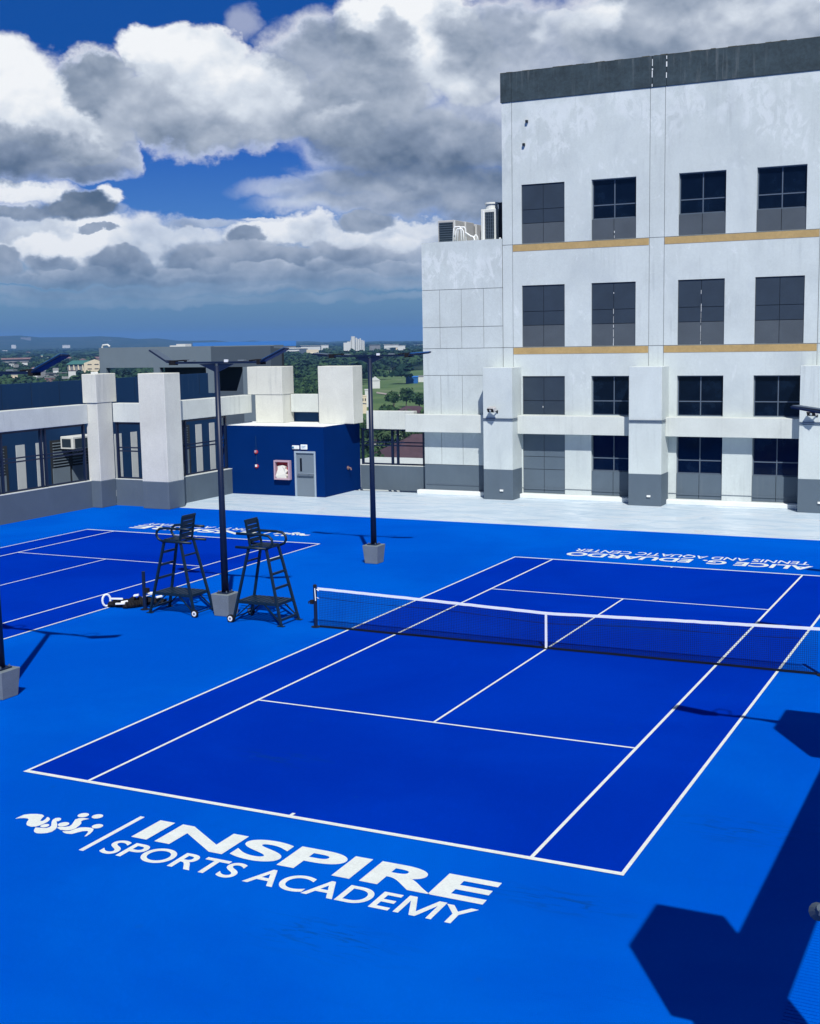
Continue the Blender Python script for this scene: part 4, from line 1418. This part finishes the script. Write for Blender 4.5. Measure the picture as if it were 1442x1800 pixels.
build('roof_fan', MB().box(-66.6, -65.5, Yg + 1, Yg + 2, zt, zt + .25).box(-67.4, -66.6, Yg + 1, Yg + 2, zt, zt + .12), 'town_white', gb, True)

# body of the building that carries the deck
pod = thing('podium_building', 'building body under the blue sports deck', 'building', (-9, -3, G))
build('body', MB().box(X0 - .4, 13.0, YS, 46, G, -.252), 'facade_white', pod, True)

# ================================================================== TOWN AND LANDSCAPE
HX, HY = CAM.x, CAM.y


def bearing(u):
    d = ray(u, 600)
    return math.atan2(d.x, d.y)


def ground_at(u, dist, z=G):
    a = bearing(u)
    return Vector((HX + dist * math.sin(a), HY + dist * math.cos(a), z))


def z_at(u, v, dist):
    d = ray(u, v)
    return CAM.z + dist * d.z / math.hypot(d.x, d.y)


# ground sheet with low hills far out
RG = MB()
rings = [60, 150, 300, 600, 1000, 1600, 2400, 3600, 5200, 7000, 8600, 9800, 11000, 12500]
na = 140
a0, a1 = R(-75), R(40)
hp = [(0, 590.5), (60, 591.5), (120, 593), (175, 591), (240, 594.5), (345, 599), (470, 600.5), (600, 600), (745, 599)]


def ridge(u):
    if u <= 0:
        return 591 + 2 * math.sin(u * .02)
    for (ua, va), (ub, vb) in zip(hp, hp[1:]):
        if ua <= u <= ub:
            return va + (vb - va) * (u - ua) / (ub - ua)
    return 598.0


us = {}
vs, fs = [], []
for i, rr in enumerate(rings):
    for k in range(na + 1):
        a = a0 + (a1 - a0) * k / na
        # column of the photo for this bearing, to give the skyline its profile
        d = Vector((math.sin(a), math.cos(a), 0))
        u = PW / 2 + FPX * d.dot(AX_R) / max(.2, d.dot(AX_F))
        z = G
        if rr > 8000:
            zz = z_at(max(-600, min(1600, u)), ridge(u) + 1.2 * math.sin(u * .11) + .8 * math.sin(u * .31), 9800)
            f = {8600: .35, 9800: 1.0, 11000: .8, 12500: .2}[rr]
            z = G + (max(zz, G + 2) - G) * f
        vs.append((HX + rr * math.sin(a), HY + rr * math.cos(a), z))
for i in range(len(rings) - 1):
    for k in range(na):
        fs.append((i * (na + 1) + k, i * (na + 1) + k + 1, (i + 1) * (na + 1) + k + 1, (i + 1) * (na + 1) + k))
RG.add(vs, fs)
gd = struct('ground', RG, 'ground_green')
pts = [ground_at(u, d_) for u, d_ in ((560, 560), (800, 520), (860, 900), (820, 1480), (655, 1480), (600, 1150))]
fl = struct('field', MB().poly([(p.x, p.y) for p in pts], G + .3), 'field_grass')
pth = [(660, 880, 6), (690, 840, 6), (715, 800, 6), (735, 745, 6), (752, 715, 5), (775, 690, 5)]
pm = MB()
prev = None
for (u, d_, wd) in pth:
    p = ground_at(u, d_, G + .6)
    a = bearing(u)
    q = (Vector((p.x - wd * math.sin(a) * 2, p.y - wd * math.cos(a) * 2, p.z)), Vector((p.x + wd * math.sin(a) * 2, p.y + wd * math.cos(a) * 2, p.z)))
    if prev:
        pm.add([prev[0], q[0], q[1], prev[1]], [(0, 1, 2, 3)])
    prev = q
struct('path', pm, 'path_dirt')


OCC = []


def far_root(name, label, cat, u, dist, group=None, extra=0.0, half=0):
    p = ground_at(u, dist)
    OCC.append((u, dist, max(6, half)))
    return thing(name, label, cat, p, -bearing(u) + extra, group)


def wpx(px, dist):
    return px / FPX * dist * 1.05


def town_house(u0, u1, vtop, dist, depth, mw, mr, label, roof=2.0, kind='gable', name='house', group='houses in the town', rot=0.0, wins=0):
    uc = (u0 + u1) / 2
    if dist < 60:
        # given as a height in metres: the distance follows from the level of the roof
        a_ = ray(uc, vtop)
        dist = (CAM.z - G - dist) / max(.002, -a_.z / math.hypot(a_.x, a_.y))
    t = far_root(name, label, 'house', uc, dist, group, rot, (u1 - u0) / 2)
    wd = wpx(u1 - u0, dist)
    h = z_at(uc, vtop, dist) - G - (roof if kind != 'flat' else 0)
    h = max(h, 2.5)
    build('wall', MB().box(-wd / 2, wd / 2, 0, depth, 0, h), mw, t)
    e = wd * .05
    if kind == 'gable':
        build('roof', MB().add([(-wd / 2 - e, -e, h), (wd / 2 + e, -e, h), (wd / 2 + e, depth + e, h), (-wd / 2 - e, depth + e, h), (-wd / 2 - e, depth / 2, h + roof), (wd / 2 + e, depth / 2, h + roof)],
                               [(0, 1, 5, 4), (2, 3, 4, 5), (0, 4, 3), (1, 2, 5), (3, 2, 1, 0)]), mr, t)
    elif kind == 'front':
        build('roof', MB().add([(-wd / 2 - e, -e, h), (wd / 2 + e, -e, h), (wd / 2 + e, depth + e, h), (-wd / 2 - e, depth + e, h), (0, -e, h + roof), (0, depth + e, h + roof)],
                               [(0, 4, 5, 3), (4, 1, 2, 5), (0, 1, 4), (2, 3, 5), (3, 2, 1, 0)]), mr, t)
    elif kind == 'hip':
        build('roof', MB().add([(-wd / 2 - e, -e, h), (wd / 2 + e, -e, h), (wd / 2 + e, depth + e, h), (-wd / 2 - e, depth + e, h), (-wd * .18, depth / 2, h + roof), (wd * .18, depth / 2, h + roof)],
                               [(0, 1, 5, 4), (2, 3, 4, 5), (0, 4, 3), (1, 2, 5), (3, 2, 1, 0)]), mr, t)
    else:
        build('roof', MB().box(-wd / 2 - e, wd / 2 + e, -e, depth + e, h, h + .4), mr, t)
    for k in range(wins):
        x = -wd / 2 + wd * (k + .5) / wins
        build('window', MB().box(x - wd * .12 / 1, x + wd * .12, -.05, -.01, h - 2.2, h - .9), 'shade_window', t)
    return t


# near houses seen through the gap beside the annex
t = far_root('house', 'large house with hipped maroon roof seen through the gap beside the annex', 'house', 731, 335, 'houses in the town', R(24))
zz = z_at(715, 805, 335) - G
build('wall', MB().box(-7.4, 7.4, 0, 13, 0, zz), 'roof_rust', t)
rf = build('roof', MB().add([(-8.4, -1.2, zz), (8.4, -1.2, zz), (8.4, 14, zz), (-8.4, 14, zz), (-.5, 6.4, zz + 4.8), (3, 6.4, zz + 4.8)], [(0, 1, 5, 4), (2, 3, 4, 5), (0, 4, 3), (1, 2, 5), (3, 2, 1, 0)]), 'roof_maroon', t)
build('fascia_board', MB().box(-8.45, 8.45, -1.35, -1.22, zz - .6, zz - .05).box(8.42, 8.55, -1.22, 14, zz - .6, zz - .05).box(-8.55, -8.42, -1.22, 14, zz - .6, zz - .05), 'fascia', rf)
for k in range(4):
    build('window', MB().box(-6.5 + k * 3.6, -4.5 + k * 3.6, -.06, -.01, .8, 2.6), 'shade_window', t)
t2 = town_house(706, 790, 765, 372, 12, 'fascia', 'roof_maroon', 'maroon roofed house just behind the large hipped one', roof=4.5, kind='hip', rot=R(18))
town_house(652, 676, 764, 400, 8, 'town_white', 'roof_maroon', 'small white house with brown gable left in the railed gap', roof=2.6, kind='front', wins=2)
town_house(640, 656, 793, 390, 6, 'town_white', 'town_grey', 'little white outbuilding at the left end of the railed gap', roof=1.5, kind='gable')
town_house(690, 712, 752, 440, 8, 'town_white', 'town_grey', 'white walled house with grey roof behind palms in the gap', roof=2, kind='gable', wins=2)
town_house(694, 752, 716, 600, 12, 'town_grey', 'roof_maroon', 'dark maroon roof at the lower edge of the field', roof=3, kind='hip')
town_house(640, 652, 686, 700, 8, 'town_white', 'town_white', 'white cube house at the start of the dirt path', kind='flat')
town_house(634, 642, 697, 640, 8, 'cream', 'cream', 'narrow cream house beside the lamp mast near the path', kind='flat', wins=2)
town_house(650, 666, 662, 960, 9, 'town_white', 'town_white', 'white tent roof at the far edge of the field', roof=3, kind='front', name='tent')
town_house(713, 733, 661, 1050, 8, 'roof_blue', 'bright_blue', 'low blue shed at the far edge of the field', roof=1, kind='gable', name='shed')
town_house(735, 748, 660, 1080, 8, 'town_white', 'town_grey', 'small pale shed beside the blue one', roof=1, kind='gable', name='shed')

# school with green roof
t = far_root('school_building', 'cream school building with green roof above the left piers', 'building', 150, 1500, half=32)
S9 = wpx(1, 1500)
zr = z_at(160, 638, 1500) - G
w2 = 18 * S9
build('gable_wall', MB().add([(-4 * S9, 0, 0), (30 * S9, 0, 0), (30 * S9, 0, zr), (13 * S9, 0, zr + 4), (-4 * S9, 0, zr), (-4 * S9, 12, 0), (30 * S9, 12, 0), (30 * S9, 12, zr), (13 * S9, 12, zr + 4), (-4 * S9, 12, zr)],
                             [(0, 1, 2, 3, 4), (9, 8, 7, 6, 5), (0, 4, 9, 5), (1, 6, 7, 2), (2, 7, 8, 3), (3, 8, 9, 4)]), 'cream', t)
build('wing_wall', MB().box(-30 * S9, -4.1 * S9, 3, 14, 0, zr - 1.2), 'town_grey', t)
build('roof', MB().add([(-32 * S9, 1, zr - .8), (-4.2 * S9, 1, zr - .8), (8 * S9, 13, zr + 3.0), (-22 * S9, 13, zr + 3.0), (-32 * S9, 1, zr - 1.2), (-4.2 * S9, 1, zr - 1.2), (8 * S9, 13, zr + 2.4), (-22 * S9, 13, zr + 2.4)],
                       [(0, 1, 2, 3), (7, 6, 5, 4), (0, 4, 5, 1), (3, 7, 4, 0), (1, 5, 6, 2)]), 'roof_green', t)
for k in range(4):
    x = (-28 + k * 7) * S9
    build('fin', MB().add([(x, 1.5, zr - 2), (x + 1.5 * S9, 1.5, zr - 2), (x + 4.5 * S9, 1.5, 0), (x + .5, 1.5, 0), (x, 3, zr - 2), (x + 1.5 * S9, 3, zr - 2), (x + 4.5 * S9, 3, 0), (x + .5, 3, 0)], [(0, 1, 2, 3), (7, 6, 5, 4), (0, 4, 5, 1), (1, 5, 6, 2), (3, 7, 4, 0)]), 'cream', t)
for zz_ in (zr - 2.3, zr - 7.2, zr - 12):
    for x in (1.5, 12.5):
        build('window', MB().box(x * S9, (x + 6.5) * S9, -.08, -.01, zz_, zz_ + 1.1), 'shade_window', t)
for q in range(3):
    build('balcony', MB().box(22 * S9, 30.5 * S9, -.6, -.02, zr - 3.2 - q * 5, zr - 2.4 - q * 5), 'cream', t)

# other town buildings on the left
town_house(6, 52, 629, 15, 22, 'town_grey', 'roof_rust', 'long rust pink roof at the far left of the town', roof=2.5, kind='gable')
LST = [(26, 38, 611, 13, 'town_white', 'roof_rust', 'white house with pale rust roof high at the far left', 'front'),
       (77, 88, 628, 13, 'town_white', 'town_white', 'small house with pale mint roof left of the school trees', 'front'),
       (36, 50, 650, 10, 'town_white', 'town_white', 'bright white tent roof near the left frame edge', 'front'),
       (55, 64, 648, 13, 'town_white', 'town_white', 'white two storey house right of the tent roof', 'flat'),
       (63, 76, 649, 13, 'town_grey', 'town_grey', 'grey house with pale gable near the trees', 'gable'),
       (80, 112, 656, 10, 'town_grey', 'town_grey', 'flat grey roofed house in front of the school', 'flat'),
       (76, 92, 664, 10, 'roof_rust', 'town_grey', 'pinkish house peeking over the blue wing', 'flat'),
       (108, 128, 661, 10, 'town_white', 'town_grey', 'white house with slanted roof in front of the school', 'gable'),
       (100, 122, 628, 13, 'roof_rust', 'roof_rust', 'dull red roof among trees left of the school', 'gable'),
       (14, 22, 640, 13, 'town_white', 'town_white', 'narrow white house under the long rust roof', 'flat'),
       (166, 180, 627, 13, 'roof_rust', 'roof_rust', 'dark red roof behind the school', 'gable')]
for (a, b, v, d_, mw, mr, lab, kd) in LST:
    town_house(a, b, v, d_, 9, mw, mr, lab, roof=2.2, kind=kd, wins=2 if kd == 'flat' else 0)

WALLS = [('town_white', 'white'), ('town_grey', 'grey'), ('cream', 'cream')]
ROOFS = [('town_white', 'white'), ('roof_green', 'green'), ('roof_rust', 'rust red'), ('roof_maroon', 'maroon'), ('town_grey', 'grey')]
KINDS = [('gable', 'long gabled'), ('front', 'steep front gabled'), ('flat', 'flat')]
PLACES = ['at far left', 'under the leftmost lamp', 'left of the school', 'beside the school']
for k in range(16):
    u_ = 4 + (k * 47) % 168
    v_ = 616 + (k * 29) % 46
    (mw_, wn_), (mr_, rn_), (kd_, kn_) = WALLS[k % 3], ROOFS[(k * 2 + k // 5) % 5], KINDS[(k + k // 3) % 3]
    lab_ = 'small %s house, %s %s roof, among trees %s' % (wn_, kn_, rn_, PLACES[min(3, int(u_ // 44))])
    town_house(u_, u_ + rs.uniform(6, 13), v_, rs.uniform(11, 15), 9, mw_, mr_, lab_, roof=2.2, kind=kd_, group='small houses among the trees')
# long blue roof structure behind the grey building
t = far_root('blue_parapet_building', 'long bright blue wall rising behind the grey building', 'building', 430, 2720)
wd = wpx(169, 2720)
zt2 = z_at(430, 600.5, 2720) - G
build('blue_wall', MB().box(-wd / 2, wd / 2, 0, 1, zt2 - 10.5, zt2), 'bright_blue', t)
build('body', MB().box(-wd / 2 + .4, wd / 2 - .4, 1.1, 20, 0, zt2 - 1), 'town_grey', t)
# white terraced building
t = far_root('terraced_building', 'long white terraced building above the forest', 'building', 515, 2600, half=48)
s = wpx(1, 2600)
zt3 = z_at(515, 612, 2600) - G
build('body', MB().box(-50 * s, 24 * s, 3, 16, 0, zt3 - 1), 'slab_dark', t)
for q in range(3):
    build('balcony', MB().box(-50 * s, (10 - 3 * q) * s, 0, 3, zt3 - 6.2 - q * 5.5, zt3 - 3.4 - q * 5.5), 'town_white', t)
build('roof', MB().box(-50 * s, 22 * s, 2, 17, zt3 - .9, zt3 + .9), 'town_white', t)
build('end_block', MB().box(22 * s, 42 * s, 2, 14, 0, zt3 - 3.5), 'cream', t)
build('end_balcony', MB().box(28 * s, 46 * s, 0, 2, zt3 - 13, zt3 - 10.6), 'town_white', t)

# white silos
t = far_root('silo_plant', 'cluster of tall white silos on the horizon', 'silos', 622, 2600, half=18)
s = wpx(1, 2600)
hb = z_at(622, 607, 2600) - G


def zpx(v):
    return z_at(622, 606 - (606 - v) * .88, 2600) - G


for (a, b, v) in ((-17, -11, 601.5), (-11, -5.5, 599.5), (-5.5, -4.6, 596)):
    build('annex_block', MB().box(a * s, b * s, 0, 12, 0, zpx(v)), 'town_white', t)
for (a, b, v) in ((-4.5, 2.5, 589), (3, 6, 592), (6.2, 9.5, 594.5), (9.7, 12.2, 593), (12.6, 15, 596.5), (15.4, 18, 598)):
    mb = MB()
    c = (a + b) / 2 * s
    mb.tube([(c, 8, 0), (c, 8, zpx(v))], (b - a) / 2 * s, 12)
    build('silo', mb, 'town_white', t)
# distant blocks and warehouses
FAR = [(23, 30, 596.5, 9300, 'town_white', 'pale distant apartment tower, leftmost on the hills'), (37, 45, 592.5, 9300, 'town_grey', 'grey distant apartment block, left of a pair'), (46, 54, 592.5, 9250, 'town_grey', 'grey distant apartment block, right of a pair'),
       (150, 160, 599.5, 9200, 'town_white', 'tiny white block on the hillside left of the grey roof'), (177, 195, 597.8, 9200, 'town_white', 'low white block on the hillside above the grey roof'),
       (20, 27, 606, 22, 'town_white', 'small white house below the leftmost tower'), (110, 122, 606, 22, 'town_white', 'faint white roof among the trees above the school'),
       (565, 577, 606.5, 22, 'town_white', 'pale warehouse left of the silos'), (530, 562, 607.5, 22, 'town_white', 'long pale warehouse above the terraced building'), (650, 668, 606, 22, 'town_grey', 'grey warehouse just right of the silos'),
       (676, 700, 605.5, 22, 'town_white', 'long white warehouse right of the silos'), (700, 712, 607.5, 22, 'town_white', 'short white warehouse near the annex edge'), (722, 747, 606.3, 10, 'town_white', 'white warehouse touching the annex edge'),
       (568, 582, 613.5, 15, 'town_grey', 'grey gable roof right of the terraced building'), (696, 702, 611, 15, 'cream', 'small cream roof among the trees near the annex')]
for (a, b, v, d_, m_, lab) in FAR:
    town_house(a, b, v, d_, 30, m_, m_, lab, kind='flat', name='distant_building', group='distant buildings')


# ------------------------------------------------------------------ trees
def crown_template(seed, nq, qs, lobes=7):
    g = np.random.default_rng(seed)
    cs = g.normal(0, 1, (lobes, 3))
    cs /= np.linalg.norm(cs, axis=1)[:, None]
    cs *= g.uniform(.35, .62, (lobes, 1))
    cs[:, 2] = cs[:, 2] * .55
    rs = g.uniform(.36, .56, lobes)
    V, Fc = [], []
    for i in range(nq):
        k = g.integers(lobes)
        d = g.normal(0, 1, 3)
        d /= np.linalg.norm(d)
        if d[2] < -.5:
            d[2] *= -.5
        p = cs[k] + d * rs[k] * g.uniform(.82, 1.08)
        n = d + g.normal(0, .45, 3)
        n /= np.linalg.norm(n)
        a = np.cross(n, g.normal(0, 1, 3))
        a /= np.linalg.norm(a)
        b = np.cross(n, a)
        s1 = qs * g.uniform(.6, 1.3)
        o = len(V)
        V += [p - a * s1 - b * s1 * .7, p + a * s1 * .9 - b * s1 * .6, p + a * s1 + b * s1 * .8, p - a * s1 * .7 + b * s1]
        Fc.append((o, o + 1, o + 2, o + 3))
    # dark inner body so that the crown is not hollow
    for k in range(lobes):
        o = len(V)
        m_ = 6
        for z, rr in ((-.6, .55), (.35, .85)):
            for q in range(m_):
                an = 2 * math.pi * q / m_ + k
                V.append(cs[k] + np.array([math.cos(an) * rr, math.sin(an) * rr, z]) * rs[k] * .8)
        V.append(cs[k] + np.array([0, 0, .85]) * rs[k])
        for q in range(m_):
            Fc.append((o + q, o + (q + 1) % m_, o + m_ + (q + 1) % m_, o + m_ + q))
            Fc.append((o + m_ + q, o + m_ + (q + 1) % m_, o + 2 * m_, o + 2 * m_))
    V = np.array(V)
    Fc = [tuple(dict.fromkeys(f)) for f in Fc]
    return V, Fc


def forest(name, spots, temps, m, label):
    """spots: x, y, z, radius, height scale -> one mesh"""
    VV, LV, LS, LT = [], [], [], []
    off = 0
    lo = 0
    T = []
    for V, Fc in temps:
        lv = np.array([i for f in Fc for i in f])
        lt = np.array([len(f) for f in Fc])
        T.append((V, lv, lt))
    for i, (x, y, z, r, hs) in enumerate(spots):
        V, lv, lt = T[i % len(T)]
        a = (i * 2.399) % 6.283
        c, s_ = math.cos(a), math.sin(a)
        P = np.empty_like(V)
        P[:, 0] = (V[:, 0] * c - V[:, 1] * s_) * r + x
        P[:, 1] = (V[:, 0] * s_ + V[:, 1] * c) * r + y
        P[:, 2] = V[:, 2] * r * hs + z
        VV.append(P)
        LV.append(lv + off)
        LT.append(lt)
        off += len(V)
    VV = np.concatenate(VV)
    LV = np.concatenate(LV)
    LT = np.concatenate(LT)
    LS = np.concatenate([[0], np.cumsum(LT)[:-1]])
    me = bpy.data.meshes.new(name)
    me.vertices.add(len(VV))
    me.vertices.foreach_set('co', VV.ravel())
    me.loops.add(len(LV))
    me.loops.foreach_set('vertex_index', LV.astype(np.int32))
    me.polygons.add(len(LT))
    me.polygons.foreach_set('loop_start', LS.astype(np.int32))
    me.polygons.foreach_set('loop_total', LT.astype(np.int32))
    me.update(calc_edges=True)
    me.validate()
    me.materials.append(MATS[m])
    o = bpy.data.objects.new(name, me)
    COL.objects.link(o)
    o['kind'] = 'stuff'
    tag(o, label, 'trees')
    return o


def px_of(x, y):
    d = Vector((x - HX, y - HY, 0))
    return PW / 2 + FPX * d.dot(AX_R) / max(1, d.dot(AX_F)), d.length


def free(x, y):
    u, d = px_of(x, y)
    if math.sin(x * .021 + 1.7) * math.sin(y * .017) + .5 * math.sin(x * .05 + y * .043) > .62 and random.random() < .85:
        return False
    if u > 590 and 500 < d < 1480 and u < 860:
        # open field with scattered bushes
        return random.random() < .05
    keep = [(722, 335, 26, 45), (745, 372, 22, 35), (150, 1480, 40, 60), (660, 400, 14, 20), (700, 440, 14, 25), (515, 2590, 60, 60)]
    for (uu, dd, du, ddd) in keep:
        if abs(u - uu) < du and abs(d - dd) < ddd:
            return False
    for (uu, dd, hw_) in OCC:
        if abs(u - uu) < hw_ + 3 and -dd * .09 < d - dd < 25:
            return False
    return True


spots1, spots2, spots3 = [], [], []
for (d0_, d1_, sp, r0, r1, dst) in ((330, 950, 9.5, 4.5, 7.0, spots1), (950, 2500, 17, 8, 12, spots2), (2500, 8800, 62, 30, 52, spots3)):
    A = .5 * R(27) * (d1_ ** 2 - d0_ ** 2)
    n = int(A / sp ** 2)
    for k in range(n):
        a = random.uniform(R(-47), R(-20))
        d = math.sqrt(random.uniform(d0_ ** 2, d1_ ** 2))
        x, y = HX + d * math.sin(a), HY + d * math.cos(a)
        if not free(x, y):
            continue
        r = random.uniform(r0, r1)
        hs = random.uniform(.8, 1.15)
        if dst is spots3:
            hs *= .22
            z = G + r * hs * .6
            if d > 7800:
                continue
        elif dst is spots2:
            hs *= .75
            z = G + r * hs * .8 + random.uniform(0, 4) + 5 * math.sin(x * .006) * math.sin(y * .005)
        else:
            u, _ = px_of(x, y)
            r = r if u < 590 or d < 560 else r * .45
            z = G + r * .6 + (random.uniform(0, 3) if r > 4 else 0)
        dst.append((x, y, z, r, hs))
forest('tree_canopy', spots1, [crown_template(s_, 170, .13) for s_ in range(6)], 'leaf_near', 'broad leafed tree canopy across the nearer town')
forest('tree_canopy', spots2, [crown_template(s_ + 20, 70, .2) for s_ in range(5)], 'leaf_far', 'dark green wood beyond the field')
forest('tree_canopy', spots3, [crown_template(s_ + 40, 26, .3, 5) for s_ in range(4)], 'leaf_far', 'far wooded plain below the horizon')


# a few nearer trees, each a thing
def tree(u, d, r, h, label, seed):
    t = far_root('broadleaf_tree', label, 'tree', u, d, 'broadleaf trees near the houses')
    mb = MB()
    mb.tube([(0, 0, 0), (.2, 0, h * .4), (.0, .2, h * .8)], .35, 8, .15)
    mb.tube([(.1, 0, h * .4), (1.2, .3, h * .75)], .16, 6, .06)
    mb.tube([(.1, 0, h * .45), (-1.1, -.3, h * .8)], .16, 6, .06)
    build('trunk', mb, 'trunk_bark', t)
    V, Fc = crown_template(seed, 420, .085, 9)
    mb = MB().add([(p[0] * r, p[1] * r, p[2] * r * .95 + h) for p in V], [f for f in Fc if len(f) > 2])
    build('crown', mb, 'leaf_near', t)
    return t


for k, (u, d, r, h, lab) in enumerate(((655, 430, 4.5, 6, 'round green tree left in the railed gap'), (700, 455, 4, 6, 'green tree behind the posts of the railed gap'), (720, 420, 4, 6, 'green tree over the maroon ridge in the railed gap'),
                                       (738, 430, 4.5, 6.5, 'green tree beside the annex in the railed gap'), (668, 345, 3, 4, 'low dark tree before the small white house'), (690, 655, 5, 7, 'dark tree below the dirt path'), (712, 690, 6, 7, 'dark tree at the bend of the dirt path'), (735, 660, 6, 6, 'dark tree at the right end of the dirt path'))):
    tree(u, d, r, h, lab, 60 + k)


def palm(u, d, h, label, seed):
    g = random.Random(seed)
    t = far_root('palm_tree', label, 'palm tree', u, d, 'palm trees beyond the gap')
    build('trunk', MB().tube([(0, 0, 0), (.15, 0, h * .5), (.0, 0, h)], .26, 8, .17), 'trunk_bark', t)
    mb = MB()
    for k in range(16):
        a = k * 2.4
        l = g.uniform(2.0, 2.8)
        el0 = g.uniform(-.1, 1.1)
        pp = []
        for q in range(5):
            f = q / 4
            rr = l * f
            pp.append(Vector((math.cos(a) * rr, math.sin(a) * rr, h + math.sin(el0) * rr - 1.5 * f * f)))
        sd = Vector((-math.sin(a), math.cos(a), 0))
        for q in range(4):
            w0 = .42 * math.sin(math.pi * (q / 4 * .85 + .12))
            w1 = .42 * math.sin(math.pi * ((q + 1) / 4 * .85 + .12))
            for sg in (-1, 1):
                mb.add([pp[q], pp[q] + sd * sg * w0 - Vector((0, 0, .22)), pp[q + 1] + sd * sg * w1 - Vector((0, 0, .22)), pp[q + 1]], [(0, 1, 2, 3)])
    build('fronds', mb, 'leaf_palm', t)


for k, (u, d, h, lab) in enumerate(((660, 372, 9.5, 'palm left of the double post in the railed gap'), (671, 365, 10.5, 'palm next to the small brown gable in the gap'), (680, 380, 9.8, 'palm just left of the double post in the gap'),
                                    (689, 368, 10.2, 'palm behind the double post in the gap'), (648, 368, 8.5, 'low palm at the left end of the railed gap'), (707, 385, 10.0, 'palm right of the double post in the gap'))):
    palm(u, d, h, lab, k)

# ------------------------------------------------------------------ haze
hz = bpy.data.materials.new('haze_air')
hz.use_nodes = True
t_ = hz.node_tree
for n in list(t_.nodes):
    t_.nodes.remove(n)
vo = t_.nodes.new('ShaderNodeVolumePrincipled')
vo.inputs['Color'].default_value = (.20, .46, .95, 1)
vo.inputs['Density'].default_value = HAZE_D = 0.00009
vo.inputs['Anisotropy'].default_value = 0.0
oo = t_.nodes.new('ShaderNodeOutputMaterial')
t_.links.new(vo.outputs[0], oo.inputs['Volume'])
MATS['haze_air'] = hz
o = build('haze', MB().box(-16000, 13000, -700, 14500, G - 60, 130), 'haze_air')
o['kind'] = 'stuff'
tag(o, 'thin bluish haze over the town and the plain', 'haze')
